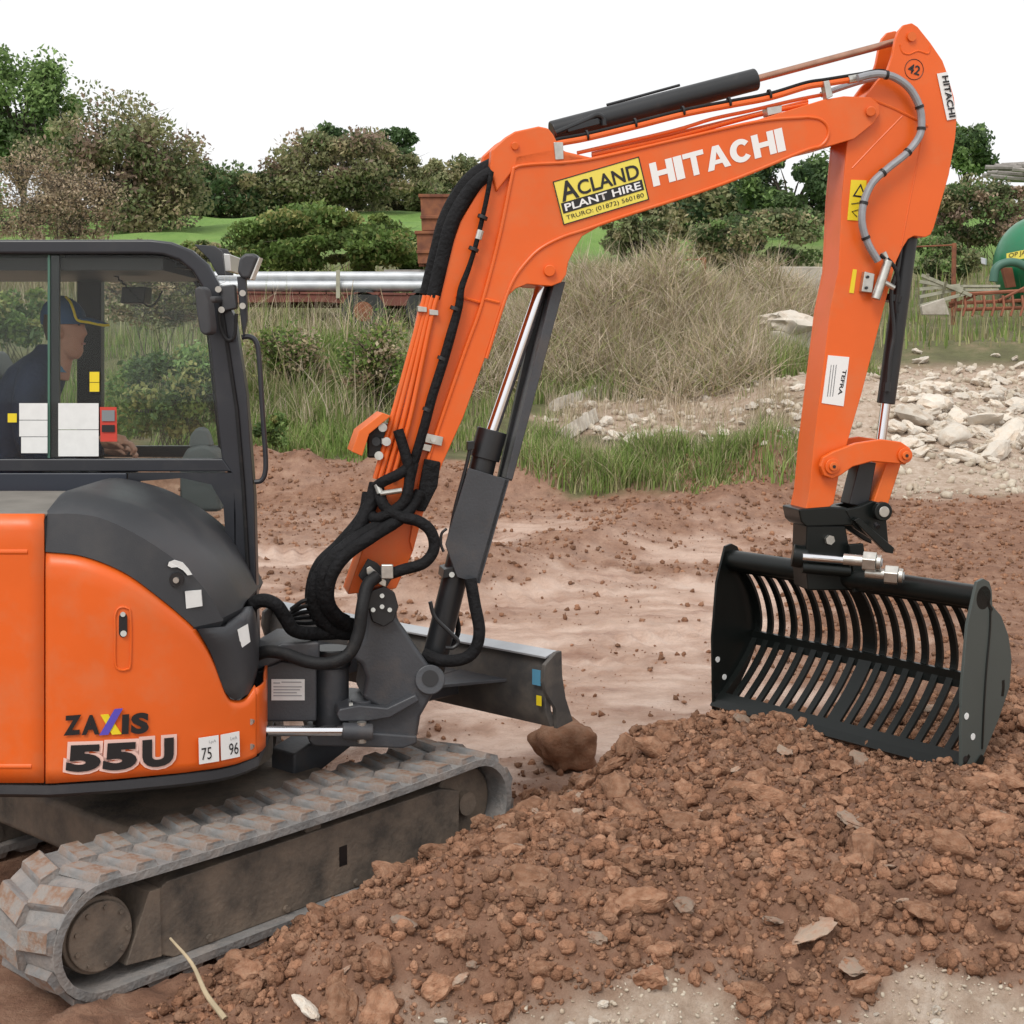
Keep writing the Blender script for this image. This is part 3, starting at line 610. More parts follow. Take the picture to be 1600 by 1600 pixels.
prism('light_lens', [U(x, y, YC-.015) for x, y in ((404, 403), (406, 402), (393, 436), (390, 437))], (0, .08, 0), M['lamp'], wl_)
prism('light_post', [U(x, y, YC+.0) for x, y in ((370, 432), (384, 432), (386, 500), (380, 527), (376, 500))], (0, .03, 0), M['cabpaint'], roof, .003)
tube('handrail', [U(x, y, YC+.02) for x, y in ((378, 527), (390, 526), (400, 534), (405, 560), (410, 640), (415, 715), (414, 740), (408, 751), (398, 753))], .0105, M['cabpaint'], roof, 10, 6)
# inside the cab
con = prism('console', [U(x, y, 6.5) for x, y in ((280, 722), (292, 700), (318, 694), (336, 702), (344, 722), (344, 800), (280, 800))], (0, .14, 0), M['seat'], roof, .02)
prism('control_lever', [U(x, y, 6.52) for x, y in ((294, 700), (296, 682), (304, 670), (314, 667), (323, 672), (332, 698))], (0, .07, 0), M['seat'], con, .018)
prism('seat_back', [U(x, y, 6.42) for x, y in ((-90, 560), (-40, 545), (-10, 600), (10, 760), (-60, 770))], (0, .42, 0), M['ink'], roof, .03)
prism('seat_cushion', [U(x, y, 6.42) for x, y in ((-60, 745), (120, 740), (130, 775), (-60, 800))], (0, .42, 0), M['ink'], roof, .03)
prism('radio', [U(x, y, 6.5) for x, y in ((190, 448), (228, 448), (225, 474), (188, 474))], (0, .12, 0), M['ink'], roof, .006)
tube('coiled_cable', [U(150+22*k/10+ (3*math.sin(k*2.2)), 400+(k*2.2 if k < 34 else 75), 6.5)+Vector((.004*math.cos(k*2), .01*math.sin(k*2), 0)) for k in range(0, 34)]+[U(224+k*6, 474+14*math.sin(k/5*3.14)-k*4, 6.5) for k in range(6)], .004, M['rubber'], roof, 5)
tube('wiper', [U(305, 420, YC+.05), U(250, 415, YC+.5), U(160, 418, YC+.9)], .007, M['ink'], roof, 6)
box('roof_wiring', U(215, 412, 6.6), (.5, .5, .05), M['ink'], roof, .01)
# ---------------------------------------------------------------- house bracket and swing post
br = bprism('swing_bracket', [(388, 1060), (396, 1050), (440, 1033), (495, 1040), (495, 1128), (388, 1128)], .13, -.13, M['grey_cast'], EX, .01)
cyl('swing_pivot', BP(517, 1040), BP(517, 1132), .075, M['grey_cast'], br, 32, bevel=.006)
cyl('pivot_cap', BP(517, 1012), BP(517, 1040), .085, M['black'], br, 32, bevel=.006)
a, b_, c_ = BP(424, 1094, .132), BP(476, 1094, .132), BP(424, 1061, .132)
pl = quad('data_plate', a, b_-a, c_-a, .003, M['offwhite'], br)
for k, (u_, v_, wd) in enumerate(((.06, .80, .2), (.3, .84, .6), (.06, .62, .85), (.06, .48, .8), (.06, .34, .7), (.06, .2, .85))):
    a2 = a+(b_-a)*u_+(c_-a)*v_; quad('print_line', a2, (b_-a)*wd, (c_-a)*.05, .0045, M['greyprint'], pl, .001)
prism('bracket_cover', [BP(x, y, .16) for x, y in ((396, 1030), (440, 1005), (500, 1003), (500, 1035), (440, 1033), (396, 1052))], NB*-.34, M['grey_cast'], br, .012)
# swing cylinder rod
cyl('swing_rod', BP(360, 1142, .22), BP(538, 1142, .22), .0215, M['chrome'], EX, 20)
se = cyl('swing_rod_eye', BP(534, 1142, .22), BP(582, 1144, .22), .034, M['grey_cast'], EX, 20, bevel=.006)
cyl('eye_pin', BP(565, 1128, .22), BP(565, 1160, .22), .02, M['steel'], se, 14)
# swing post: web with lobes
web = [(566, 930), (578, 922), (600, 917), (616, 928), (622, 948), (620, 966), (634, 985), (652, 1013), (668, 1035), (683, 1050), (686, 1064), (678, 1085), (658, 1120), (652, 1156), (640, 1166),
       (600, 1163), (575, 1164), (560, 1150), (575, 1122), (594, 1108), (566, 1092), (572, 1060), (566, 1040), (552, 1030), (556, 1012), (568, 998), (572, 965)]
post = bprism('swing_post', web, .15, -.15, M['grey_cast'], EX, .02)
bprism('lower_ear', [(481, 1158), (486, 1148), (530, 1142), (600, 1146), (652, 1150), (652, 1162), (630, 1170), (570, 1168), (490, 1166)], .17, -.17, M['grey_cast'], post, .01)
bprism('upper_ear', [(526, 1118), (530, 1108), (560, 1102), (605, 1106), (650, 1085), (655, 1096), (610, 1122), (570, 1128), (532, 1128)], .19, -.15, M['grey_cast'], post, .008)
pc = cyl('ear_pin', BP(565, 1104, .12), BP(565, 1093, .12), .044, M['grey_cast'], post, 24, bevel=.004); cyl('pin_bolt', BP(545, 1102, .16), BP(551, 1102, .16), .012, M['steel'], post, 10)
bprism('clevis_plate', [(572, 940), (582, 922), (600, 916), (617, 926), (623, 948), (616, 970), (600, 980), (582, 972)], .185, .15, M['black'], post, .006)
for x, y in ((597, 931), (583, 953), (609, 953), (597, 948)): cyl('clevis_bolt', BP(x, y, .18), BP(x, y, .197), .0095, M['steel'], post, 10)
bprism('bracket_tab', [(560, 900), (575, 873), (590, 880), (612, 905), (604, 918), (580, 905), (575, 918)], .17, .155, M['black'], post, .003)
bprism('hose_clamp', [(572, 888), (578, 884), (604, 908), (603, 918), (594, 914), (573, 897)], .19, .172, M['steel'], post, .004)
cyl('cylinder_boss', BP(672, 1062, .17), BP(672, 1062, -.17), .062, M['grey_cast'], post, 28, bevel=.006); cyl('boss_hole', BP(672, 1060, .168), BP(672, 1060, .173), .034, M['ink'], post, 24)
# ---------------------------------------------------------------- boom
W = .12
rear_edge = [(543, 929), (561, 876), (590, 780), (640, 600), (664, 480), (700, 400), (720, 345), (752, 292), (770, 262)]
right_edge = [(917, 247), (1184, 187), (1285, 156), (1319, 150), (1361, 152), (1374, 163), (1375, 178), (1366, 192), (1335, 217), (1301, 227), (1253, 239), (1127, 290), (977, 339), (936, 354), (910, 369), (899, 387), (888, 410), (885, 429), (877, 441), (862, 447), (845, 446), (824, 444), (806, 451), (790, 466), (783, 480), (758, 559), (724, 652), (692, 723), (661, 803), (645, 863), (619, 920)]
core = [(543, 929), (561, 876), (590, 780), (640, 600), (664, 480), (700, 400), (720, 345), (752, 292), (782, 258), (880, 240)]+right_edge
boom = bprism('boom', core, W-.018, -W+.018, M['orange'], EX, .006)
boom['label'] = 'bent orange steel boom with maker lettering and hire sign'
ridge = [(655, 760), (690, 655), (728, 545), (752, 478), (780, 372), (800, 275), (806, 244)]
plate = ridge+[(869, 232), (880, 240)]+right_edge[:-1]+[(640, 845)]
bprism('side_plate', plate, W, W-.02, M['orange'], boom, .004); bprism('side_plate', plate, -W+.02, -W, M['orange'], boom, .004, ref=W)
lug = [(776, 300), (766, 262), (768, 234), (790, 214), (805, 205), (842, 197), (857, 200), (865, 210), (869, 218), (882, 236), (925, 246), (880, 262), (806, 262)]
bprism('cylinder_lug', lug, W, W-.05, M['orange'], boom, .008); bprism('cylinder_lug', lug, -W+.05, -W, M['orange'], boom, .008, ref=W)
rim = [(655, 760), (690, 655), (728, 545), (752, 478), (780, 372), (800, 275), (805, 262), (830, 257), (917, 250), (1050, 220), (1184, 190), (1262, 183)]
tube('flange', [BP(x, y, W+.001) for x, y in rim], .0075, M['orange'], boom, 8, 5)
rim2 = [(760, 560), (786, 478), (802, 438), (822, 410), (845, 388), (880, 370), (917, 358), (977, 337), (1127, 288), (1253, 237), (1282, 228), (1294, 212), (1292, 196), (1280, 186), (1262, 183)]
tube('flange', [BP(x, y, W+.001) for x, y in rim2], .007, M['orange'], boom, 8, 5)
cyl('boom_pin', BP(859, 423, W), BP(859, 423, W+.018), .024, M['orange'], boom, 24, bevel=.004)
cyl('boom_pin', BP(1361, 174, W), BP(1361, 174, W+.022), .021, M['orange'], boom, 24, bevel=.004)
cyl('boom_pin', BP(805, 228, W), BP(805, 228, W+.012), .016, M['orange'], boom, 20, bevel=.003)
tube('weld_seam', [BP(x, y, W-.012) for x, y in ((712, 462), (735, 468), (755, 474))], .006, M['orange'], boom, 6); tube('weld_seam', [BP(x, y, W+.001) for x, y in ((756, 467), (780, 473))], .006, M['orange'], boom, 6)
# lettering and the hire sign
a, b_, c_ = BP(1021, 292, W), BP(1228, 235, W), BP(1014, 258, W)
word = 'HITACHI'; wds = [.168, .062, .155, .175, .165, .168, .062]; gap = (1-sum(wds))/6; u_ = 0
SHP = {'H': [[(0, 0), (.3, 0), (.3, .39), (.7, .39), (.7, 0), (1, 0), (1, 1), (.7, 1), (.7, .61), (.3, .61), (.3, 1), (0, 1)]], 'I': [[(0, 0), (1, 0), (1, 1), (0, 1)]], 'T': [[(.36, 0), (.64, 0), (.64, .79), (1, .79), (1, 1), (0, 1), (0, .79), (.36, .79)]],
       'A': [[(0, 0), (.27, 0), (.34, .22), (.5, .72), (.5, 1), (.36, 1)], [(1, 0), (.64, 1), (.5, 1), (.5, .72), (.66, .22), (.73, 0)], [(.34, .22), (.66, .22), (.602, .40), (.398, .40)]]}
cpo = [(.5+.5*math.cos(t), .5+.5*math.sin(t)) for t in np.linspace(R(38), R(322), 26)]; cpi = [(.52+.22*math.cos(t), .5+.27*math.sin(t)) for t in np.linspace(R(322), R(38), 26)]
SHP['C'] = [cpo+cpi]
for ch, wd in zip(word, wds):
    v = []; f = []; ex_, ey_ = (b_-a)*wd, (c_-a)*1.06; og = a+(b_-a)*u_+NB*.002
    for pg in SHP[ch]:
        f.append(list(range(len(v), len(v)+len(pg)))); v += [og+ex_*x+ey_*y for x, y in pg]
    mesh('lettering', v, f, M['white'], boom); u_ += wd+gap
a, b_, c_ = BP(880, 352, W), BP(1014, 312, W), BP(863, 284, W)
c_ = a+(c_-a); sg = quad('hire_sign', a, b_-a, c_-a, .004, M['signyellow'], boom)
sx, sy = b_-a, c_-a
for (o0, o1, w0, w1, m_, l_) in ((0, 0, 1, .022, 'ink', .0055), (0, .978, 1, .022, 'ink', .0055), (0, 0, .012, 1, 'ink', .0055), (.988, 0, .012, 1, 'ink', .0055), (.03, .245, .94, .24, 'ink', .0055)):
    quad('sign_band', a+sx*o0+sy*o1, sx*w0, sy*w1, l_, M[m_], sg, .001)
text('lettering', 'A', a+sx*.05+sy*.50, sx*.2, sy*.44, .006, M['ink'], sg, .02); text('lettering', 'CLAND', a+sx*.25+sy*.53, sx*.71, sy*.33, .006, M['ink'], sg, .02)
text('lettering', 'PLANT HIRE', a+sx*.06+sy*.285, sx*.88, sy*.165, .0075, M['white'], sg, .02); text('lettering', 'TRURO: (01872) 560180', a+sx*.05+sy*.06, sx*.9, sy*.13, .006, M['ink'], sg, .0)
# pipes, hoses and clamps on the boom
def bt(name, pts, off, r, m_, par=boom, seg=10, sm=6): return tube(name, [BP(x, y, off) for x, y in pts], r, M[m_], par, seg, sm)
main = [(775, 274), (788, 256), (809, 243), (865, 226), (917, 216), (992, 198), (1067, 179), (1139, 165), (1202, 153), (1259, 136), (1290, 131), (1327, 125), (1345, 122)]
bt('boom_pipe', main, .10, .0125, 'orange'); bt('boom_pipe', [(x, y-4) for x, y in main], -.08, .0125, 'orange')
bt('cable', [(x, y-7) for x, y in main[2:]], .10, .007, 'rubber')
for x, y in ((917, 214), (992, 195), (1067, 176), (1139, 162), (1202, 150)): cyl('cable_tie', BP(x-1.5, y-2, .10), BP(x+1.5, y-2.5, .10), .022, M['ink'], boom, 12)
bt('boom_pipe', [(902, 239), (1049, 205), (1112, 186), (1172, 173), (1240, 157), (1285, 148)], .07, .008, 'orange', sm=4)
bt('boom_pipe', [(925, 243), (1049, 216), (1180, 181), (1262, 163)], .0, .009, 'orange', sm=4); bt('boom_pipe', [(925, 240), (1100, 198), (1262, 158)], -.05, .008, 'orange', sm=4)
for pts in ([(865, 222), (880, 222), (881, 249), (868, 250)], [(1287, 127), (1296, 125), (1302, 150), (1292, 155)]): bprism('pipe_clamp', pts, .125, .085, M['steel'], boom, .003)
bprism('pipe_clamp', [(1198, 168), (1222, 164), (1222, 176), (1200, 181)], .085, .03, M['steel'], boom, .003)
cyl('pipe_fitting', BP(1325, 125, .1), BP(1346, 121, .1), .018, M['steel'], boom, 10)
sh = [(1340, 122), (1360, 117), (1376, 116), (1398, 121), (1421, 138), (1436, 165), (1440, 191), (1436, 214), (1416, 240), (1390, 261), (1364, 285), (1350, 315), (1347, 348), (1356, 380), (1372, 408)]
hose = bt('hydraulic_hose', sh, .135, .0165, 'silverhose', EX)
hp = catmull([BP(x, y, .135) for x, y in sh], 6)
for k in (14, 30, 38, 47, 56, 66, 76): cyl('hose_tie', hp[k], hp[k]+(hp[k+1]-hp[k]).normalized()*.012, .0195, M['ink'], hose, 12)
bt('hydraulic_hose', [(1345, 118), (1372, 113), (1396, 118), (1415, 132)], -.02, .015, 'rubber', EX)
bt('hydraulic_hose', [(1283, 148), (1320, 135), (1350, 126), (1374, 122)], .0, .013, 'silverhose', EX)
lowhose = [(768, 268), (760, 312), (747, 369), (734, 414), (721, 450), (717, 478), (704, 525), (692, 567), (675, 621), (664, 663), (653, 701), (645, 727)]
v_, f_ = tubegeo(catmull([BP(x, y, .135) for x, y in lowhose], 5), [.010+.010*min(1, max(0, (k-14)/16)) for k in range(56)], 10)
lh = mesh('hydraulic_hose', v_, f_, M['sleeve'], boom, 'auto')
for x, y in ((754, 342), (740, 392), (711, 485), (691, 563), (668, 643)): cyl('hose_tie', BP(x-1, y, .135), BP(x+1, y-5, .135), .0215, M['ink'], lh, 12)
cyl('hose_joint', BP(751, 360, .135), BP(747, 374, .135), .015, M['steel'], lh, 10)
bun = [(772, 262), (745, 277), (722, 303), (700, 345), (688, 390), (678, 432), (671, 462)]
tube('hose_bundle', [BP(x, y, .02) for x, y in bun], .043, M['sleeve'], boom, 14, 6)
tube('hose_bundle', [BP(x+6, y+4, .09) for x, y in bun], .030, M['sleeve'], boom, 12, 6)
for k, (x0, x1) in enumerate(((664, 588), (670, 596), (676, 606), (683, 616))):
    pts = [(x0, 462), (x0-12, 510), (x1+26, 648), (x1+8, 712), (x1-2, 748)]
    bt('boom_pipe', pts, .10-.02*k*0+.004*k, .0105, 'orange')
for x, y in ((659, 483), (677, 488), (602, 690)): bprism('pipe_clamp', [(x-6, y-5), (x+8, y-3), (x+8, y+5), (x-6, y+4)], .125, .09, M['steel'], boom, .002)
bprism('hose_bracket', [(666, 677), (693, 683), (690, 697), (664, 691)], .14, .105, M['steel'], boom, .002); cyl('bracket_bolt', BP(677, 687, .14), BP(677, 687, .15), .011, M['steel'], boom, 8)
bprism('hose_bracket', [(661, 693), (675, 696), (672, 706), (659, 703)], .135, .105, M['steel'], boom, .002)
# bent guard plate behind the boom
gp = prism('guard_plate', [BP(x, y, .16) for x, y in ((561, 674), (598, 645), (611, 650), (577, 678), (566, 713), (550, 706))], NB*-.20, M['orange_dark'], boom, .003)
for x, y in ((588, 690), (598, 668), (592, 712), (604, 690)): cyl('valve_fitting', BP(x, y, .1), BP(x, y, .13), .018, M['steel'] if x != 588 else M['black'], boom, 12)
box('valve_block', BP(592, 688, .03), (.09, .1, .14), M['black'], boom, .01)
# foot wrap and hose tangle between boom and house
bprism('rubber_flap', [(664, 717), (689, 722), (684, 760), (664, 800), (650, 798), (656, 757)], .145, .12, M['sleeve'], boom, .006)
def hz(pts, r, off=.1, m_='sleeve', seg=12):
    offs = off if isinstance(off, (list, tuple)) else [off]*len(pts)
    return tube('hydraulic_hose', [BP(x, y, o) for (x, y), o in zip(pts, offs)], r, M[m_], EX, seg, 7)
hz([(588, 756), (578, 790), (545, 850), (508, 885), (492, 920), (496, 955), (522, 985), (560, 990)], .030, [.10, .12, .16, .18, .17, .14, .08, 0])
hz([(575, 770), (566, 806), (530, 850), (500, 880), (487, 915), (488, 950), (510, 985)], .024, [.02, .04, .08, .1, .1, .08, .02])
hz([(640, 790), (610, 812), (560, 842), (522, 872), (505, 905), (508, 940), (530, 970), (560, 980)], .032, [.13, .16, .19, .2, .2, .17, .1, 0])
hz([(656, 770), (630, 806), (585, 836), (540, 868), (516, 905), (515, 945), (540, 975)], .026, [.14, .18, .22, .23, .22, .18, .1])
hz([(590, 758), (600, 790), (622, 806), (655, 815), (674, 832), (678, 858), (662, 880), (630, 890), (606, 898)], .0235, [.13, .17, .2, .21, .22, .22, .22, .22, .21])
hz([(622, 672), (634, 712), (640, 745), (630, 785), (590, 810), (578, 800)], .022, [.14, .16, .17, .18, .18, .1])
hz([(645, 722), (628, 738), (600, 752), (588, 760)], .022, [.14, .17, .17, .14]); hz([(646, 724), (640, 752), (634, 790)], .022, [.14, .16, .16])
cyl('hose_fitting', BP(589, 757, .16), BP(594, 771, .17), .014, M['steel'], EX, 10); cyl('hose_fitting', BP(594, 771, .17), BP(628, 766, .18), .011, M['steel'], EX, 10)
hz([(390, 960), (394, 945), (412, 938), (432, 946), (446, 966), (460, 985), (490, 990), (540, 988)], .028, [.16, .2, .22, .22, .2, .18, .12, .04])
hz([(386, 1040), (396, 1026), (418, 1018), (446, 1022), (480, 1034), (515, 1036), (545, 1022), (560, 990), (566, 950), (574, 915), (590, 900)], .026, [.15, .2, .24, .25, .26, .27, .27, .26, .25, .22, .2], 'rubber')
hz([(385, 1030), (390, 1000), (388, 965), (396, 950)], .016, .14)
for k in range(5): hz([(455, 952+5*k), (478, 938+9*k), (505, 945+7*k), (545, 965+5*k)], .009, [.1-.03*k, .14-.03*k, .1, .05], 'rubber', 8)
hz([(735, 905), (742, 945), (749, 985), (742, 1015), (722, 1030), (690, 1032), (662, 1022)], .026, [.1, .13, .15, .15, .15, .14, .1])
bt('bent_rod', [(672, 940), (680, 965), (705, 990), (716, 1003), (708, 1012), (696, 1012)], .14, .0085, 'black', EX)
hz([(712, 960), (716, 985), (708, 1005), (700, 1010)], .012, -.1)
box('hose_clamp', BP(605, 893, .235), (.05, .02, .06), M['steel'], EX, .006)
# ---------------------------------------------------------------- boom cylinder
bc = cyl('boom_cylinder', BP(672, 1058, 0), BP(763, 690, 0), .054, M['black'], EX, 36, bevel=.004)
cyl('cylinder_head', BP(757, 717, 0), BP(769, 672, 0), .064, M['black'], bc, 36, bevel=.004)
cyl('piston_rod', BP(765, 685, 0), BP(852, 432, 0), .026, M['chrome'], bc, 28)
bprism('rod_guard', [(846, 440), (884, 440), (800, 752), (779, 747)], -.03, -.07, M['black'], bc, .004)
bprism('rod_guard', [(866, 440), (884, 440), (801, 750), (790, 748)], .07, -.07, M['grey_cast'], bc, .004)
bprism('barrel_guard', [(732, 731), (795, 750), (749, 912), (714, 902), (696, 851)], .085, .072, M['grey_cast'], bc, .003)
bprism('barrel_guard', [(789, 748), (796, 750), (750, 912), (742, 910)], .085, -.05, M['grey_cast'], bc, .002)
bt('cylinder_pipe', [(736, 694), (728, 730), (712, 790), (700, 850)], .06, .008, 'black', bc); bprism('pipe_fitting', [(731, 690), (742, 689), (741, 702), (730, 704)], .07, .04, M['black'], bc, .002)
bt('cylinder_pipe', [(698, 826), (690, 834), (689, 850), (693, 862)], .08, .006, 'black', bc)
bprism('cylinder_clamp', [(694, 890), (716, 884), (714, 900), (692, 904)], .07, -.06, M['black'], bc, .003); cyl('clamp_bolt', BP(706, 898, .07), BP(706, 898, .08), .012, M['steel'], bc, 8)
# stick cylinder on top of the boom
scyl = cyl('stick_cylinder', BP(862, 207, 0), BP(1181, 124, 0), .0465, M['black'], EX, 36, bevel=.005)
cyl('piston_rod', BP(1178, 124.5, 0), BP(1412, 62, 0), .0155, M['rustrod'], scyl, 20); cyl('rod_eye', BP(1410, 62, .05), BP(1410, 62, -.05), .03, M['black'], scyl, 20)
bt('cylinder_pipe', [(948, 164), (1000, 150), (1062, 133)], -.02, .006, 'black', scyl, 8, 3)
bt('cylinder_pipe', [(868, 208), (915, 188), (932, 180), (942, 184), (944, 196)], .05, .012, 'black', scyl); bprism('port_block', [(885, 196), (935, 184), (938, 194), (888, 207)], .06, .03, M['black'], scyl, .004)
# ---------------------------------------------------------------- stick (dipper arm)
WS = .088
sout = [(1403, 59), (1408, 46), (1416, 37), (1429, 34), (1438, 40), (1458, 65), (1477, 93), (1484, 112), (1495, 151), (1499, 188), (1497, 214), (1487, 272), (1463, 356), (1458, 366), (1450, 370), (1432, 368), (1423, 373), (1414, 387), (1403, 411), (1382, 492), (1366, 554), (1349, 619), (1330, 684), (1315, 740), (1306, 788), (1290, 800), (1262, 797), (1268, 770), (1275, 694), (1301, 482), (1314, 420), (1319, 309), (1327, 222), (1340, 172), (1374, 125), (1390, 109), (1398, 86)]
score = [(1398, 120), (1440, 110), (1484, 112)]+sout[8:-3]+[(1360, 145)]
stick = bprism('stick', score, WS-.012, -WS+.012, M['orange'], EX, .006, ref=W-.012)
stick['label'] = 'straight orange dipper arm with warning stickers'
bprism('side_plate', sout, WS, WS-.022, M['orange'], stick, .004, ref=W-.01); bprism('side_plate', sout, -WS+.022, -WS, M['orange'], stick, .004, ref=W-.01)
SO = W-.01
def SP(px, py, o=0.0): return BP(px, py, SO)+NB*(WS-SO+o)
tube('weld_line', [SP(x, y, .0) for x, y in ((1365, 154), (1400, 168), (1440, 188), (1453, 196))], .006, M['orange'], stick, 6)
tube('weld_line', [SP(x, y, -.002) for x, y in ((1414, 180), (1370, 225), (1335, 262))], .004, M['orange'], stick, 6)
tube('weld_line', [SP(x, y, -.001) for x, y in ((1447, 196), (1438, 250), (1424, 320), (1412, 385))], .004, M['orange'], stick, 6)
tube('weld_line', [SP(x, y, 0) for x, y in ((1410, 68), (1414, 80), (1424, 83), (1438, 78), (1454, 82), (1457, 70))], .004, M['orange'], stick, 6, 4)
cyl('stick_pin', SP(1427, 56), SP(1427, 56, .012), .02, M['orange_dark'], stick, 20)
# stickers: number disc, maker label, warning signs
cn = SP(1432, 107); ux = (SP(1452, 113)-SP(1412, 101)).normalized(); uz = ux.cross(NB)*-1; uz = (uz if uz.z > 0 else -uz)
tube('number_ring', [cn+ux*.043*math.cos(a)+uz*.043*math.sin(a)+NB*.001 for a in np.linspace(0, 2*math.pi, 33)], .0015, M['ink'], stick, 5)
text('lettering', '42', cn-ux*.028-uz*.020, ux*.056, uz*.04, .002, M['ink'], stick, .02)
a, b_, c_ = SP(1483, 187), SP(1467, 114), SP(1499, 184)
q_ = quad('maker_label', a, b_-a, c_-a, -.003, M['white'], stick) if (b_-a).cross(c_-a).dot(NB) < 0 else quad('maker_label', a, b_-a, c_-a, .003, M['white'], stick)
ta, tb, tc_ = SP(1473, 121), SP(1483, 181), SP(1487, 118)
o0 = SP(1474, 118); e1 = SP(1486, 183)-o0; e2 = SP(1488, 116)-o0
if e1.cross(e2).dot(NB) < 0: text('lettering', 'HITACHI', SP(1488, 116, .004)-(SP(1488, 116)-SP(1477, 118)), e1, (SP(1488, 116)-SP(1477, 118)), -.001, M['ink'], q_, .01)
else: text('lettering', 'HITACHI', o0+NB*.008, e1, e2*.72, .001, M['ink'], q_, .03)
wq = prism('warning_sticker', [SP(x, y, .003) for x, y in ((1333, 280), (1357, 281), (1354, 345), (1327, 343))], NB*-.004, M['yellow'], stick)
prism('warning_triangle', [SP(x, y, .0045) for x, y in ((1348, 286), (1356, 309), (1335, 306))], NB*-.001, M['ink'], wq)
prism('warning_triangle', [SP(x, y, .0055) for x, y in ((1347, 291), (1353, 306), (1339, 304))], NB*-.001, M['yellow'], wq)
tube('pictogram', [SP(x, y, .0045) for x, y in ((1333, 318), (1346, 316), (1347, 326), (1334, 330), (1342, 338))], .002, M['ink'], wq, 5)
wl2 = prism('makers_plate', [SP(x, y, .003) for x, y in ((1297, 555), (1330, 558), (1321, 635), (1287, 630))], NB*-.004, M['white'], stick)
tx = SP(1322, 577)-SP(1311, 619)
text('lettering', 'TEFRA', SP(1320, 577, .0045), (SP(1312, 617)-SP(1320, 577)), (SP(1326, 578)-SP(1320, 577)), -.001, M['ink'], wl2, .03)
for k in range(3): quad('print_line', SP(1301+4*k, 570, .004), (SP(1295+4*k, 620)-SP(1301+4*k, 570)), (SP(1302.5+4*k, 570)-SP(1301+4*k, 570)), -.001, M['greyprint'], wl2, .001)
prism('small_sticker', [SP(x, y, .003) for x, y in ((1336, 420), (1342, 421), (1337, 458), (1330, 457))], NB*-.004, M['yellow'], stick)
# valve block with fittings
vb = prism('valve_mount', [SP(x, y, .03) for x, y in ((1350, 424), (1366, 428), (1362, 458), (1345, 456))], NB*-.03, M['steel'], stick, .004)
cyl('valve_body', SP(1384, 408, .045), SP(1364, 468, .045), .020, M['steel'], stick, 14, bevel=.003); cyl('valve_cap', SP(1376, 395, .045), SP(1383, 412, .045), .014, M['steel'], stick, 12); cyl('valve_side', SP(1375, 440, .045), SP(1393, 450, .045), .012, M['steel'], stick, 10)
for x, y in ((1354, 433), (1352, 450)): cyl('mount_bolt', SP(x, y, .03), SP(x, y, .037), .007, M['black'], stick, 6)
tube('hydraulic_hose', [SP(x, y, .05) for x, y in ((1371, 400), (1385, 408), (1396, 425), (1399, 450), (1396, 475), (1397, 490))], .009, M['rubber'], EX, 8, 5)
# bucket cylinder and linkage
bk = cyl('bucket_cylinder', SP(1438, 368, -WS), SP(1402, 632, -WS), .040, M['black'], EX, 32, bevel=.004)
cyl('piston_rod', SP(1403, 625, -WS), SP(1393, 700, -WS), .022, M['chrome'], bk, 24)
tube('cylinder_pipe', [SP(x, y, -.03) for x, y in ((1417, 380), (1411, 420), (1403, 445), (1401, 470), (1405, 520), (1399, 560), (1395, 612))], .010, M['black'], bk, 8, 4)
tube('cylinder_pipe', [SP(x, y, -.05) for x, y in ((1421, 372), (1412, 432))], .010, M['galv'], bk, 8)
cyl('cylinder_band', SP(1412, 460, -WS), SP(1410, 470, -WS), .048, M['black'], bk, 24); cyl('pipe_joint', SP(1395, 598, -.03), SP(1394, 612, -.03), .016, M['black'], bk, 10)
lk = [(1279, 728), (1284, 714), (1300, 705), (1335, 692), (1375, 686), (1405, 690), (1420, 700), (1421, 716), (1412, 726), (1395, 724), (1360, 721), (1330, 729), (1312, 742), (1298, 748), (1285, 743)]
link1 = prism('tipping_link', [SP(x, y, .04) for x, y in lk], NB*-.028, M['orange'], EX, .006); prism('tipping_link', [SP(x, y, .04)-NB*(2*WS+.05) for x, y in lk], NB*-.028, M['orange'], EX, .006)
for x, y in ((1297, 728), (1410, 711)):
    q = cyl('link_boss', SP(x, y, .04), SP(x, y, .052), .034, M['orange'], link1, 28, bevel=.003); cyl('link_pin', SP(x, y, .05), SP(x, y, .064), .019, M['orange_dark'], link1, 20, bevel=.003); cyl('grease_nipple', SP(x, y, .06), SP(x, y, .068), .007, M['ink'], link1, 10)
h2 = [(1352, 722), (1378, 724), (1365, 795), (1335, 790)]
prism('bucket_link', [SP(x, y, -.02) for x, y in ((1393, 722), (1417, 722), (1392, 800), (1368, 796))], NB*-.15, M['orange_dark'], EX, .008)
prism('bucket_link', [SP(x, y, -.03) for x, y in h2], NB*-.10, M['black'], EX, .006)
# ================================================================ riddle bucket with its pin hitch
bR, bL = U(1525, 925, 5.86), U(1128, 922, 7.0)
wv = bL-bR; wv.z = 0; BWD = wv.length; wd_ = wv.normalized()      # right plate to left plate
dv = Vector((wd_.y, -wd_.x, 0)); dv = dv if dv.x > 0 else -dv      # towards the bucket's back
BK = thing('riddle_bucket', (bR+bL)/2-Vector((0, 0, .8)), 'black slotted riddle bucket with grey green side, hanging from the dipper arm', 'bucket')
def KP(px, py): return UPL(px, py, bR, wd_)
plate_o = [(1524, 922), (1527, 909), (1537, 904), (1546, 909), (1550, 922), (1551, 946), (1565, 963), (1576, 993), (1581, 1030), (1578, 1073), (1561, 1123), (1538, 1179), (1516, 1229), (1502, 1212), (1503, 1078), (1512, 976)]
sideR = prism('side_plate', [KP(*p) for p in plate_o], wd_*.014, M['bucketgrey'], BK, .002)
sideR['label'] = 'grey green side plate facing the viewer'
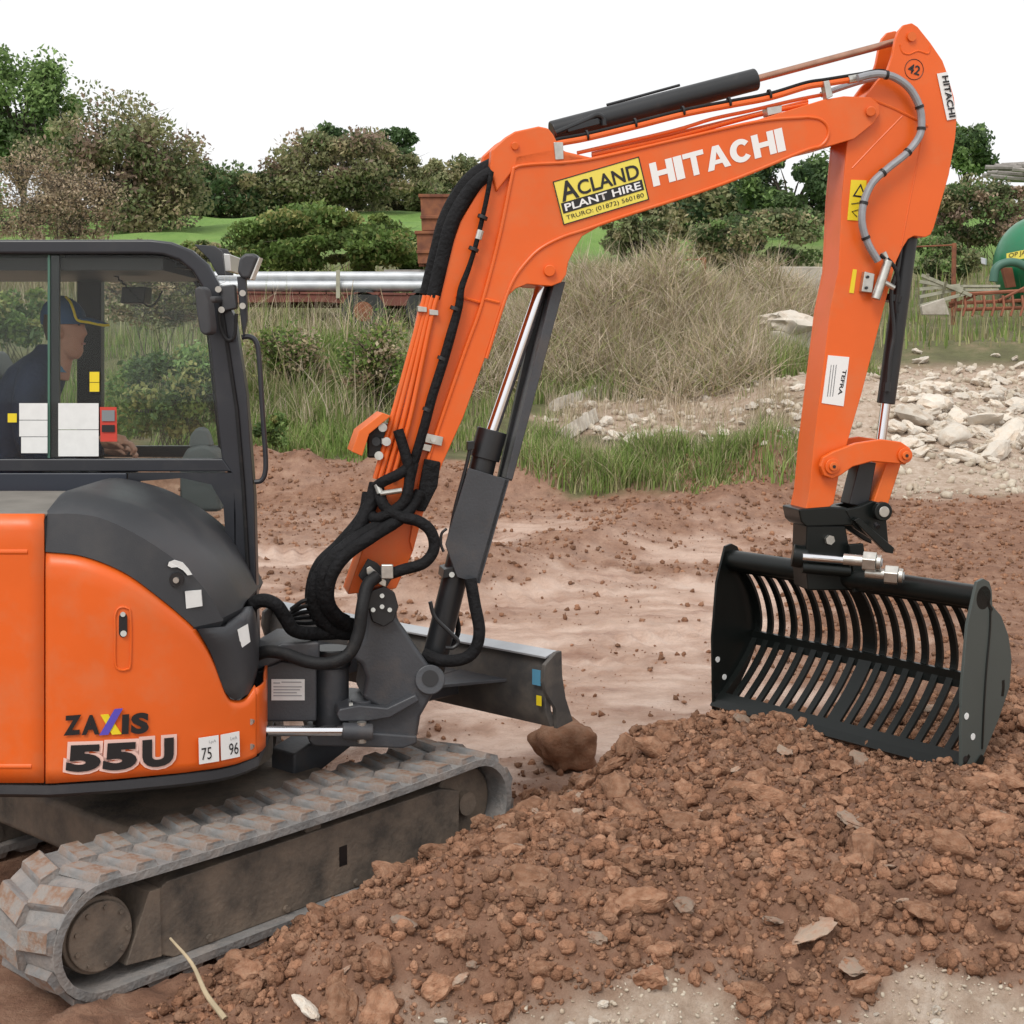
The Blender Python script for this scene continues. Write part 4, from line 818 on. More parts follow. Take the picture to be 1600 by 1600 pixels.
Lp = [KP(*p)+wd_*(BWD-.014) for p in plate_o]; sideL = prism('side_plate', Lp, wd_*.014, M['bucket'], BK, .002)
for x, y in ((1510, 1119), (1520, 1151), (1508, 1186)):
    for pl_, off in ((sideR, -.002), (sideL, BWD-.0165)): cyl('plate_hole', KP(x, y)+wd_*off, KP(x, y)+wd_*(off+.003), .014, M['offwhite'] if y < 1160 else M['ink'], pl_, 16)
tube('weld_bead', [KP(x, y)-wd_*.001 for x, y in ((1547, 950), (1546, 985), (1541, 1040), (1537, 1100), (1534, 1170))], .005, M['bucket'], sideR, 6, 8)
mesh('wear_strip', [KP(x, y)-wd_*.004 for x, y in ((1532, 1178), (1538, 1184), (1524, 1222), (1512, 1228), (1514, 1205))], [[0, 1, 2, 3, 4]], M['bucket'], sideR)
tubeo = cyl('top_tube', KP(1537, 934), KP(1537, 934)+wd_*BWD, .048, M['bucket'], BK, 32)
bar = catmull([KP(*p) for p in ((1545, 942), (1560, 968), (1571, 1003), (1575, 1043), (1569, 1075), (1545, 1130), (1508, 1196))], 5)
NBAR = 18; bw = .033
def ribbon(path, a, wdt, th, mt_, nm, par):
    n_ = len(path); v = []
    for i, p in enumerate(path):
        T = (path[min(i+1, n_-1)]-path[max(i-1, 0)]).normalized(); N_ = wd_.cross(T).normalized()
        for q in (p, p+wd_*wdt, p+wd_*wdt+N_*th, p+N_*th): v.append(q+wd_*a)
    f = [[0, 1, 2, 3], [(n_-1)*4+k for k in (3, 2, 1, 0)]]+[[i*4+k, i*4+(k+1) % 4, i*4+4+(k+1) % 4, i*4+4+k] for i in range(n_-1) for k in range(4)]
    return mesh(nm, v, f, mt_, par, False)
first = None
for k in range(NBAR+1):
    a = .014+(BWD-.028-bw)*k/NBAR
    if k == 9: ribbon(bar, a-.02, bw+.04, .014, M['bucket'], 'centre_strap', BK); continue
    if first is None: first = ribbon(bar, .0, bw, .014, M['bucket'], 'tine_bar', BK); first.matrix_basis = Matrix.Translation(wd_*a)
    else:
        c = first.copy(); COL.objects.link(c); c.matrix_basis = Matrix.Translation(wd_*a)
mid = bar[20]; ribbon([mid+Vector((0, 0, .035))+dv*.002, mid+dv*.004, mid-Vector((0, 0, .035))], .0, BWD, .02, M['bucket'], 'middle_rail', BK)
ribbon([bar[-2]+dv*.003, bar[-1]+dv*.003, bar[-1]-dv*.02-Vector((0, 0, .03))], 0, BWD, .02, M['bucket'], 'cutting_edge', BK)
ribbon([bar[0]+Vector((0, 0, .01)), bar[1]+dv*.003, bar[2]+dv*.003], 0, BWD, .02, M['bucket'], 'top_rail', BK)
# inner end wall on the far side
# hitch
HB = .09
def SPH(px, py, o=0.0): return SP(px, py, o)
hit = prism('hitch_head', [SP(x, y, .008) for x, y in ((1250, 796), (1300, 792), (1328, 794), (1338, 822), (1262, 824), (1254, 816))], NB*-(2*WS+.016), M['bucket'], BK, .008)
for o_ in (.012, -2*WS+.02): prism('hitch_bracket', [SP(x, y, o_) for x, y in ((1322, 797), (1345, 792), (1366, 783), (1385, 788), (1391, 858), (1378, 852), (1338, 826))], NB*-.035, M['bucket'], hit, .005)
prism('hitch_rib', [SP(x, y, .05) for x, y in ((1330, 812), (1338, 808), (1393, 855), (1391, 864), (1380, 862))], NB*-.03, M['bucket'], hit, .003)
prism('hitch_body', [SP(x, y, .0) for x, y in ((1264, 822), (1325, 822), (1332, 862), (1336, 924), (1266, 924), (1262, 880))], NB*-.16, M['bucket'], hit, .008)
prism('hitch_cheek', [SP(x, y, .05) for x, y in ((1322, 850), (1345, 848), (1350, 880), (1382, 905), (1380, 918), (1330, 925), (1328, 880))], NB*-.025, M['bucket'], hit, .004)
prism('hitch_cheek', [SP(x, y, .05)-NB*(.24) for x, y in ((1322, 850), (1345, 848), (1350, 880), (1382, 905), (1380, 918), (1330, 925), (1328, 880))], NB*-.025, M['bucket'], hit, .004)
AX = (wd_*-1*.0+Vector((1, -.35, -.05))).normalized()
cyl('hitch_pin', SP(1248, 871, -.05), SP(1268, 874, -.03), .05, M['bucket'], hit, 28, bevel=.005)
cyl('chrome_pin', SP(1256, 871, .0), SP(1326, 876, .03), .02, M['chrome'], hit, 20); cyl('lower_pin', SP(1256, 888, .0), SP(1326, 893, .03), .024, M['bucket'], hit, 20)
for x, y, r_, of_ in ((1356, 877, .044, .07), (1390, 898, .042, .16)):
    p = U(x, y, 6.13); cyl('thread', p-AX*.10, p, r_*.55, M['steel'], hit, 16); nu = cyl('hex_nut', p-AX*.02, p+AX*.035, r_, M['steel'], hit, 6, bevel=.003); cyl('nut_collar', p+AX*.035, p+AX*.055, r_*.72, M['steel'], hit, 20, bevel=.004); cyl('nut_end', p+AX*.055, p+AX*.06, r_*.4, M['greyprint'], hit, 14)
pe = cyl('pin_end', SP(1374, 798, .03), SP(1374, 798, .065), .042, M['bucket'], hit, 28, bevel=.005); cyl('pin_face', SP(1374, 798, .065), SP(1374, 798, .072), .024, M['steel'], hit, 24, bevel=.002)
cyl('small_nut', SP(1298, 844, .0), SP(1298, 844, .02), .022, M['steel'], hit, 6); cyl('small_bolt', SP(1364, 818, .05), SP(1364, 822, .07), .012, M['black'], hit, 8)
# ================================================================ driver
PY = 6.56
PR = thing('person', U(40, 800, PY), 'person in navy jacket and blue cap with yellow stripe, seated in the cab', 'person')
def UP_(x, y, dy=0.0): return U(x, y, PY+dy)
hc = UP_(108, 520); S = PY/2300    # metres per pixel here
rings = []   # (py, front px, back px, half width m)
prof = [(561, 122, 108, .030), (556, 127, 98, .045), (549, 129, 92, .056), (540, 128, 84, .063), (531, 129, 79, .068), (521, 129, 75, .071), (512, 129, 72, .074), (503, 131, 70, .077), (493, 131, 69, .078), (482, 127, 70, .076), (472, 118, 77, .063), (465, 108, 88, .04)]
feat = {540: .006, 531: .004, 521: .024, 512: .012, 549: .003}
v = []; NR = 28
for (py, fx, bx, hw) in prof:
    cx = (fx+bx)/2; hl = (fx-bx)/2*S; c0 = UP_(cx, py)
    for k in range(NR):
        a = 2*math.pi*k/NR; e = max(0, math.cos(a))**14
        v.append(c0+Vector((hl*math.cos(a)+feat.get(py, 0)*e, hw*math.sin(a)*(1-.12*max(0, math.cos(a))), 0)))
f = [[j*NR+k, j*NR+(k+1) % NR, (j+1)*NR+(k+1) % NR, (j+1)*NR+k] for j in range(len(prof)-1) for k in range(NR)]
f += [list(range(NR))[::-1], [(len(prof)-1)*NR+k for k in range(NR)]]
def addto(v, f, g):
    o = len(v); v += g[0]; f += [[i+o for i in q] for q in g[1]]
addto(v, f, tubegeo([UP_(86, 590), UP_(92, 565), UP_(98, 540)], [.062, .056, .055], 16))                       # neck
hands = [(UP_(178, 690, -.22), -.22), (UP_(182, 700, .22), .22)]
for hp_, dy in hands:
    addto(v, f, tubegeo([hp_+Vector((-.16, 0, .0)), hp_+Vector((-.06, 0, .0)), hp_, hp_+Vector((.05, 0, -.005))], [.03, .026, .036, .03], 12))
    for q in range(4):
        o = Vector((.04, (q-1.5)*.019, 0)); ln = (.9, 1, .97, .75)[q]
        addto(v, f, tubegeo([hp_+o, hp_+o+Vector((.035*ln, 0, -.008)), hp_+o+Vector((.055*ln, 0, -.035)), hp_+o+Vector((.04*ln, 0, -.058))], [.0095, .009, .0085, .007], 8))
    addto(v, f, tubegeo([hp_+Vector((-.01, -.03, 0)), hp_+Vector((.03, -.055, -.01)), hp_+Vector((.055, -.05, -.03))], [.012, .0105, .008], 8))
for s in (-1, 1): addto(v, f, tubegeo([UP_(94, 512, s*.076), UP_(94, 519, s*.084), UP_(95, 528, s*.076)], [.008, .014, .007], 8))          # ears
body = mesh('body', v, f, M['skin'], PR, True)
rm = body.modifiers.new('r', 'REMESH'); rm.mode = 'VOXEL'; rm.voxel_size = .006; rm.use_smooth_shade = True
sm_ = body.modifiers.new('s', 'SMOOTH'); sm_.iterations = 2
for s in (-1, 1):
    e_ = UP_(122, 506, s*.034); e_.x = UP_(126, 506).x; cyl('eye', e_, e_+Vector((.006, 0, 0)), .008, M['ink'], body, 10)
    tube('eyebrow', [UP_(126, 499, s*.018)+Vector((.012, 0, 0)), UP_(125, 498, s*.045)+Vector((.004, 0, 0))], .005, M['hair'], body, 6)
tube('lips', [UP_(129, 537, -.022)+Vector((.000, 0, 0)), UP_(131, 537)+Vector((.004, 0, 0)), UP_(129, 537, .022)], .005, mat('lips', (.40, .16, .12), .5), body, 8)
hv = []; hf = []
for (py, fx, bx, hw) in ((532, 84, 77, .066), (520, 92, 72, .0735), (505, 104, 68, .0795), (492, 112, 67, .081)):
    c0 = UP_((fx+bx)/2, py)
    hv += [c0+Vector(((fx-bx)/2*S*math.cos(2*math.pi*k/20), hw*math.sin(2*math.pi*k/20), 0)) for k in range(20)]
hf = [[j*20+k, j*20+(k+1) % 20, (j+1)*20+(k+1) % 20, (j+1)*20+k] for j in range(3) for k in range(20)]
mesh('hair', hv, hf, M['hair'], PR, True)
# cap: crown and peak, yellow stripe
cv = []; cl_ = [(507, 134, 65, .084), (497, 134, 64, .086), (486, 131, 65, .083), (475, 123, 70, .073), (467, 112, 80, .054), (462, 100, 90, .02)]
for (py, fx, bx, hw) in cl_:
    c0 = UP_((fx+bx)/2, py); tilt = Vector((0, 0, .0))
    cv += [c0+Vector(((fx-bx)/2*S*math.cos(2*math.pi*k/28), hw*math.sin(2*math.pi*k/28), -.018*math.cos(2*math.pi*k/28)*0)) for k in range(28)]
cf = [[j*28+k, j*28+(k+1) % 28, (j+1)*28+(k+1) % 28, (j+1)*28+k] for j in range(5) for k in range(28)]+[[5*28+k for k in range(28)]]
cap = mesh('cap', cv, cf, M['cap'], PR, True)
pk = []
for (x, y, hw) in ((128, 494, .078), (145, 497, .072), (160, 502, .055), (171, 506, .025)):
    for k in range(7):
        s = (k-3)/3; pk.append(UP_(x-6*s*s, y+3*s*s, hw*s))
pf = [[j*7+k, j*7+k+1, j*7+8+k, j*7+7+k] for j in range(3) for k in range(6)]
pko = mesh('cap_peak', pk, pf, M['cap'], cap, True); sd = pko.modifiers.new('s', 'SOLIDIFY'); sd.thickness = .005
tube('cap_stripe', [UP_(103, 464, -.03), UP_(110, 472, -.067), UP_(115, 485, -.077), UP_(121, 500, -.074), UP_(140, 504, -.066), UP_(160, 508, -.042), UP_(170, 508, -.02)], .006, M['yellow'], cap, 6, 5)
# jacket and trousers: overlapping volumes merged into one surface
jv = []; jf = []
for (cx, cy, rx, ry) in (): pass
tr = [(830, 10, .13, .17), (760, 12, .135, .175), (690, 22, .14, .18), (640, 34, .14, .19), (600, 50, .135, .20), (575, 60, .12, .19), (558, 70, .09, .12), (548, 78, .07, .075), (538, 82, .066, .07)]
tv = []
for (py, cx, rx, ry) in tr:
    c0 = UP_(cx, py); tv += [c0+Vector((rx*math.cos(2*math.pi*k/24), ry*math.sin(2*math.pi*k/24), 0)) for k in range(24)]
tf_ = [[j*24+k, j*24+(k+1) % 24, (j+1)*24+(k+1) % 24, (j+1)*24+k] for j in range(len(tr)-1) for k in range(24)]+[list(range(24))[::-1], [(len(tr)-1)*24+k for k in range(24)]]
addto(jv, jf, (tv, tf_))
for s in (-1, 1):
    addto(jv, jf, tubegeo(catmull([UP_(58, 578, s*.15), UP_(48, 610, s*.22), UP_(40, 660, s*.25), UP_(58, 708, s*.25), UP_(110, 708, s*.24), UP_(160, 696, s*.22)], 4), [.07, .072, .073, .072, .07, .068, .066, .064, .062, .06, .06, .06, .06, .058, .056, .054, .052, .05, .048, .045, .042], 14))
jk = mesh('jacket', jv, jf, M['jacket'], PR, True); rm = jk.modifiers.new('r', 'REMESH'); rm.mode = 'VOXEL'; rm.voxel_size = .011; rm.use_smooth_shade = True
s2 = jk.modifiers.new('s', 'SMOOTH'); s2.iterations = 3
cvv = []
for (py, cx, rx, ry) in ((578, 80, .080, .088), (567, 84, .064, .070), (560, 86, .060, .064)): cvv += [UP_(cx, py)+Vector((rx*math.cos(2*math.pi*k/20), ry*math.sin(2*math.pi*k/20), .012*math.cos(2*math.pi*k/20)*-1)) for k in range(20)]
mesh('collar', cvv, [[j*20+k, j*20+(k+1) % 20, j*20+20+(k+1) % 20, j*20+20+k] for j in range(2) for k in range(20)], M['shirt'], jk, True)
pv = []; pf_ = []
for s in (-1, 1): addto(pv, pf_, tubegeo(catmull([UP_(0, 800, s*.09), UP_(80, 795, s*.12), UP_(170, 790, s*.13), UP_(185, 830, s*.13), UP_(195, 950, s*.13), UP_(215, 958, s*.13)], 4), [.10]*6+[.09]*5+[.07]*6+[.06]*4, 14))
addto(pv, pf_, tubegeo([UP_(0, 800, -.15), UP_(0, 800, .15)], .11, 16))
tr_ = mesh('trousers', pv, pf_, M['jacket'], PR, True); rm = tr_.modifiers.new('r', 'REMESH'); rm.mode = 'VOXEL'; rm.voxel_size = .014; rm.use_smooth_shade = True
# ================================================================ loose soil: clods
def ico(sub):
    bm = bmesh.new(); bmesh.ops.create_icosphere(bm, subdivisions=sub, radius=1); bm.verts.ensure_lookup_table()
    v = np.array([p.co[:] for p in bm.verts]); f = np.array([[q.index for q in p.verts] for p in bm.faces]); bm.free(); return v, f
def rock_variant(sub, seed, ang=.5, flat=1.0):
    rs = np.random.RandomState(seed); v, f = ico(sub)
    d = np.ones(len(v))
    for k in range(7):                       # cut by random planes: angular faces
        n_ = rs.randn(3); n_ /= np.linalg.norm(n_); h = rs.uniform(.55, .95); t = v @ n_
        d = np.where(t*d > h, np.minimum(d, h/np.maximum(t, 1e-3)), d) if ang else d
    for k in range(10):
        n_ = rs.randn(3)*2.2; d = d+.035*np.sin(v @ n_*1.7+rs.rand()*6)
    if sub == 3:
        for k in range(24):
            n_ = rs.randn(3)*6; d = d+.016*np.sin(v @ n_+rs.rand()*6)
    else: d = d*(1+(.34 if sub == 1 else .16)*(rs.rand(len(v))*2-1))
    return v*d[:, None]*np.array([1, rs.uniform(.65, 1), rs.uniform(.55, .9)*flat]), f
def rmat(rs, n_):
    q = rs.randn(n_, 4); q /= np.linalg.norm(q, axis=1)[:, None]; a, b, c, d = q.T
    return np.stack([np.stack([1-2*(c*c+d*d), 2*(b*c-a*d), 2*(b*d+a*c)], -1), np.stack([2*(b*c+a*d), 1-2*(b*b+d*d), 2*(c*d-a*b)], -1), np.stack([2*(b*d-a*c), 2*(c*d+a*b), 1-2*(b*b+c*c)], -1)], 1)
def npmesh(name, V, F, mt_, parent=None, smooth=False, tint=None):
    me = bpy.data.meshes.new(name); k = F.shape[1]
    me.vertices.add(len(V)); me.vertices.foreach_set('co', np.ascontiguousarray(V, np.float32).ravel())
    me.loops.add(F.size); me.loops.foreach_set('vertex_index', F.ravel().astype(np.int32))
    me.polygons.add(len(F)); me.polygons.foreach_set('loop_start', np.arange(0, F.size, k, dtype=np.int32)); me.polygons.foreach_set('loop_total', np.full(len(F), k, np.int32))
    me.update(calc_edges=True)
    if smooth: me.polygons.foreach_set('use_smooth', np.ones(len(F), bool))
    if tint is not None:
        a = me.attributes.new('tint', 'FLOAT_COLOR', 'POINT'); a.data.foreach_set('color', np.c_[tint, np.ones(len(tint))].astype(np.float32).ravel())
    me.materials.append(mt_); o = bpy.data.objects.new(name, me); link(o, parent); return o
def scatter_mesh(name, pos, size, mt_, sub, seed, nvar=6, sink=.3, smooth=False):
    rs = np.random.RandomState(seed); Vs = []; Fs = []; off = 0; var = [rock_variant(sub, seed*10+i) for i in range(nvar)]
    Rm = rmat(rs, len(pos)); ch = rs.randint(0, nvar, len(pos))
    for i in range(nvar):
        s = ch == i; n_ = s.sum()
        if not n_: continue
        v, f = var[i]; vv = np.einsum('nij,vj->nvi', Rm[s], v)*size[s][:, None, None]+pos[s][:, None, :]
        Vs.append(vv.reshape(-1, 3)); Fs.append((f[None]+(np.arange(n_)*len(v))[:, None, None]).reshape(-1, 3)+off); off += n_*len(v)
    return npmesh(name, np.concatenate(Vs), np.concatenate(Fs), mt_, None, smooth)
def in_machine(x, y):
    d = (x-HC.x)*TN.x+(y-HC.y)*TN.y; t = (x-HC.x)*TD.x+(y-HC.y)*TD.y
    return (np.abs(d) < 1.03) & (np.abs(t) < 1.22)
def soil_points(n_, rs, x0, x1, y0, y1, test):
    x = rs.uniform(x0, x1, n_*4); y = rs.uniform(y0, y1, n_*4); k = test(x, y) & ~in_machine(x, y) & (np.abs(x) < .36*y+.45)
    return x[k][:n_], y[k][:n_]
on_heap = lambda x, y: (heap(x, y) > .004+.03*RS.rand(len(x))**3) & (zones(x, y)[:, 3] < .5)
rs = np.random.RandomState(5)
x, y = soil_points(27000, rs, -1.3, 3.0, 3.6, 7.6, on_heap); z = terr(x, y); s = .0035+.011*rs.rand(len(x))**2.4
o = scatter_mesh('soil_crumbs', np.c_[x, y, z+s*.3], s, M['clod'], 1, 3, 14); tag(o, 'fine reddish brown crumbs covering the soil heap', 'soil', kind='stuff')
x, y = soil_points(7500, rs, -1.3, 3.0, 3.6, 7.6, on_heap); z = terr(x, y); s = .009+.027*rs.rand(len(x))**2.2
o = scatter_mesh('soil_lumps', np.c_[x, y, z+s*.3], s, M['clod'], 2, 4, 14); tag(o, 'small reddish brown lumps covering the soil heap', 'soil', kind='stuff')
# loose soil spread further back
def red(x, y):
    q = zones(x, y); r_ = RS.rand(len(x)); return ((q[:, 1] < .75*r_) | (RS.rand(len(x)) < .008)) & (q[:, 2] < .5*r_+.1) & (q[:, 3] < .6*r_)
x, y = soil_points(15000, rs, -3.2, 6.5, 6.9, 15.6, red); z = terr(x, y); s = .005+.030*rs.rand(len(x))**4
o = scatter_mesh('loose_soil', np.c_[x, y, z+s*.2], s, M['clod'], 2 if False else 1, 6); tag(o, 'loose brown crumbs scattered over the track and bank foot', 'soil', kind='stuff')
CV = []
for k in range(9):
    v, f = rock_variant(3, 100+k); me = bpy.data.meshes.new('soil_clod'); me.from_pydata(v.tolist(), [], f.tolist()); me.update()
    me.polygons.foreach_set('use_smooth', np.ones(len(f), bool)); me.set_sharp_from_angle(angle=R(38)); me.materials.append(M['clod_big']); CV.append(me)
CG = []
for k in range(4):
    v, f = rock_variant(3, 140+k, flat=.6); me = bpy.data.meshes.new('shale_stone'); me.from_pydata(v.tolist(), [], f.tolist()); me.update(); me.materials.append(M['shale_big']); CG.append(me)
def place_rock(name, me, p, s, rs, label, cat, group=None, rot=None):
    o = bpy.data.objects.new(name, me); COL.objects.link(o); o.location = p; o.scale = (s*rs.uniform(.9, 1.3), s*rs.uniform(.7, 1.1), s*rs.uniform(.6, 1))
    o.rotation_euler = rot or (rs.uniform(-.5, .5), rs.uniform(-.5, .5), rs.uniform(0, 6.3)); return tag(o, label, cat, group)
def clod_label(x, y, what):
    d = (x+1.5)*TN.x+(y-4.6)*TN.y
    if d < .45: return what+' on the soil right beside the track'
    if y > 5.9 and x > .8: return what+' on the heap crest under the bucket'
    if y > 5.9: return what+' on the heap crest by the blade end'
    if y < 4.75: return what+' low on the heap by the pale rubble'
    return what+(' on the open middle of the heap' if x < .9 else ' on the heap slope in front of the bucket')
x, y = soil_points(255, rs, -1.1, 2.6, 4.0, 7.0, on_heap); z = terr(x, y)
for i in range(len(x)):
    s = .032+.052*rs.rand()**2.0
    place_rock('soil_clod', CV[rs.randint(9)], (x[i], y[i], z[i]+s*.2), s, rs, clod_label(x[i], y[i], 'reddish brown clod of earth'), 'clod', 'clods on the soil heap')
x, y = soil_points(45, rs, -1.0, 2.6, 4.1, 6.8, on_heap); z = terr(x, y)
for i in range(len(x)):
    s = .025+.03*rs.rand()**2
    place_rock('shale_stone', CG[i % 4], (x[i], y[i], z[i]+s*.25), s, rs, clod_label(x[i], y[i], 'flat greyish stone'), 'stone', 'grey stones on the soil heap')
# the clods and stones one can name
for px, py, rad, k, nm, lab, flat in ((1000, 1418, 48, 2, 'soil_clod', 'long smooth clod leaning in the middle of the heap', .6), (1030, 1490, 30, 4, 'soil_clod', 'rounded clod just below the long leaning clod', .8),
        (1018, 1535, 34, 0, 'soil_clod', 'big cracked clod near the pale rubble edge', .8), (1325, 1285, 30, 100, 'shale_stone', 'broad flat grey brown stone under the bucket', .5), (1270, 1462, 42, 102, 'shale_stone', 'dark flat slab of shale low on the heap', .45),
        (1335, 1520, 36, 101, 'shale_stone', 'thin pinkish stone sliver above the pale rubble', .3), (1440, 1430, 30, 5, 'soil_clod', 'blocky clod on the right of the shale slab', .8), (1345, 1340, 34, 6, 'soil_clod', 'tall pointed clod beside the broad flat stone', .9), (700, 1470, 24, 7, 'soil_clod', 'angular clod beside the track', .7)):
    p = G(px, py); s = rad/FPX*p.y
    o = place_rock(nm, CV[k] if k < 100 else CG[k-100], p+Vector((0, 0, s*.25)), s, rs, lab, 'clod' if k < 100 else 'stone', rot=(rs.uniform(-.3, .3), rs.uniform(-.3, .3), rs.uniform(0, 6)))
    o.scale.z = s*flat
p = G(880, 1196); s = 50/FPX*p.y
v, f = ico(4); rr_ = np.random.RandomState(8); v = v/np.power((np.abs(v)**3.2).sum(1), 1/3.2)[:, None]; dd = np.ones(len(v))
for k in range(70):
    fq = rr_.uniform(1.5, 14); q = rr_.randn(3); q *= fq/np.linalg.norm(q); dd = dd+.085/fq**.8*np.sin(v @ q+rr_.rand()*6)
bm_ = bpy.data.meshes.new('soil_clod'); bm_.from_pydata((v*dd[:, None]).tolist(), [], f.tolist()); bm_.update(); bm_.materials.append(M['clod_big']); bm_.polygons.foreach_set('use_smooth', np.ones(len(f), bool))
o = place_rock('soil_clod', bm_, p+Vector((0, 0, s*.62)), s, rs, 'large squarish lump of earth standing under the blade end', 'clod', rot=(0, .1, .4)); o.scale = (s*.92, s*.8, s*.72); o.rotation_euler = (.1, -.12, .5)
# pale stones in the foreground
sv = []
for k in range(7):
    v, f = rock_variant(3, 200+k); me = bpy.data.meshes.new('rubble_stone'); me.from_pydata(v.tolist(), [], f.tolist()); me.update(); me.materials.append(M['stone_big']); me.polygons.foreach_set('use_smooth', np.ones(len(f), bool)); me.set_sharp_from_angle(angle=R(30)); sv.append(me)
for px, py, rad, lab in ((482, 1580, 26, 'white stone on the soil beside the fallen stick'), (585, 1594, 22, 'white stone at the foot of the soil heap, next to another'), (520, 1598, 10, 'small white pebble between two white stones')):
    p = G(px, py); s = rad/FPX*p.y; o = place_rock('pale_stone', sv[0 if rad > 24 else 1], p+Vector((0, 0, s*.2)), s, rs, lab, 'stone'); o.scale.z = s*.6
pal = lambda x, y: zones(x, y)[:, 3] > .45
x, y = soil_points(80, rs, -.6, 2.2, 3.7, 4.6, pal)
for i in range(len(x)):
    s = .010+.022*rs.rand()**2; place_rock('pale_pebble', sv[i % 7], (x[i], y[i], gz(x[i], y[i])+s*.3), s, rs, 'small pale stone in the rubble along the heap foot', 'stone', 'pale stones along the heap foot')
x, y = soil_points(2500, rs, -.6, 2.2, 3.6, 4.6, pal); z = terr(x, y); s = .004+.008*rs.rand(len(x))**2
o = scatter_mesh('pale_gravel', np.c_[x, y, z+s*.3], s, M['stone'], 1, 9); tag(o, 'pale gravel in front of the soil heap', 'gravel', kind='stuff')
b_ = G(352, 1598)+Vector((0, 0, .012)); a = U(266, 1466, b_.y+.22)
tw = tube('fallen_stick', catmull([a, a.lerp(b_, .35)+Vector((.01, 0, .006)), a.lerp(b_, .7)+Vector((-.006, 0, 0)), b_], 5), [.004+.006*k/15 for k in range(16)], M['twig'], None, 8); tag(tw, 'pale dry stick lying on soil beside the track', 'stick')
# ================================================================ rubble on the right bank and among the grass
spots = []
for k in range(330):
    px = rs.uniform(1395, 1640); py = rs.uniform(545, 725)
    w_ = math.exp(-((py-(660+.02*(px-1500)))/55)**2)
    if rs.rand() < w_+.12: spots.append((px, py, rs.uniform(5, 12)+16*rs.rand()**3*w_))
for k in range(130): spots.append((rs.uniform(860, 1260), rs.uniform(575, 695), rs.uniform(4, 13)))
for px, py, rad in ((1530, 668, 32), (1575, 690, 34), (1490, 690, 34), (1460, 640, 26), (1540, 600, 22), (1590, 640, 26), (1430, 660, 30), (1500, 720, 26), (1420, 700, 22), (1555, 715, 30), (1600, 700, 30), (1470, 612, 20)): spots.append((px, py, rad))
rsel = sorted(spots, key=lambda q: -q[2])
for i, (px, py, rad) in enumerate(rsel[:290]):
    p = G(px, py); s = rad/FPX*p.y
    right = px > 1330
    place_rock('rubble_stone', sv[i % 7], p+Vector((0, 0, s*.3)), s, rs, ('big pale limestone block in the rubble bank' if rad > 20 else 'pale stone high on the bank near the gate' if py < 590 else 'pale limestone lump at the foot of the rubble bank by the red soil' if py > 690 else 'pale limestone lump halfway up the rubble bank') if right else 'pale broken stone among the dry grass', 'stone', 'rubble on the bank' if right else 'broken stones in the grass')
x = rs.uniform(.2, 8.5, 9000); y = rs.uniform(13.8, 20.5, 9000); k = (zones(x, y)[:, 3] > .3) & (np.abs(x) < .36*y+.5); x, y = x[k][:2600], y[k][:2600]; s = .012+.06*rs.rand(len(x))**3
o = scatter_mesh('small_rubble', np.c_[x, y, terr(x, y)+s*.2], s, M['stone'], 1, 19); tag(o, 'small broken stone and grit spread over the bank', 'rubble', kind='stuff')
p = G(1236, 556); s = 42/FPX*p.y
cb = box('concrete_block', p+Vector((.02, .1, .1)), (s*1.7, s*1.2, s*1.3), M['concrete'], None, .03); tag(cb, 'squat concrete block under the big pale boulder', 'block')
bo = place_rock('boulder', sv[2], p+Vector((0, .1, .1+s*1.0)), s*1.05, rs, 'big pale boulder resting on a concrete block in the grass', 'boulder', rot=(0, .05, .3)); bo.scale.z = s*.95
# ribbed concrete slabs half buried in the bank
for (a, b_, c_, lab) in (((852, 636), (936, 606), (860, 668), 'ribbed broken concrete slab, the upper of two in the bank'), ((858, 685), (915, 650), (872, 700), 'ribbed broken concrete slab, the lower of two in the bank')):
    A = G(*a); B = G(*b_); C = G(*c_); ex = (B-A); ey = Vector((0, -.25, -.28)) if a[1] < 650 else Vector((.03, -.16, -.16))
    sl_ = thing('concrete_slab', A, lab, 'slab'); up_ = ex.cross(ey).normalized(); up_ = up_ if up_.z > 0 else -up_
    A2 = A+up_*.18; prism('slab_body', [A2, A2+ex, A2+ex+ey, A2+ey], up_*-.12, M['concrete'], sl_, .01)
    for k in range(9): box('slab_rib', A2+ex*(.06+.11*k)+ey*.5+up_*.012, (.02, ey.length*.98, .03), M['concrete'], sl_, .004, (ex.normalized(), ey.normalized(), up_))
# ================================================================ plants
def cards(P, size, rs, cols, jit=.18, up=.3, aspect=1.0, ck=None):
    n_ = len(P); nn = rs.randn(n_, 3); nn[:, 2] += up; nn /= np.linalg.norm(nn, axis=1)[:, None]
    t = np.cross(nn, rs.randn(n_, 3)); t /= np.linalg.norm(t, axis=1)[:, None]; b = np.cross(nn, t)
    s = size*(.6+.8*rs.rand(n_)); t = t*s[:, None]; b = b*(s*aspect*.62)[:, None]
    V = np.stack([P-t, P-b*.9+t*.1, P+t, P+b*.9+t*.1], 1).reshape(-1, 3); F = np.arange(n_*4).reshape(-1, 4)
    ci = rs.randint(0, len(cols), n_) if ck is None else np.where(rs.rand(n_) < .72, rs.randint(0, len(cols), ck.max()+1)[ck], rs.randint(0, len(cols), n_))
    c = np.array(cols)[ci]*(1+jit*(rs.rand(n_, 1)*2-1))*(1+.12*rs.randn(n_, 3)*jit)
    return V, F, np.repeat(np.clip(c, .005, 1), 4, 0)
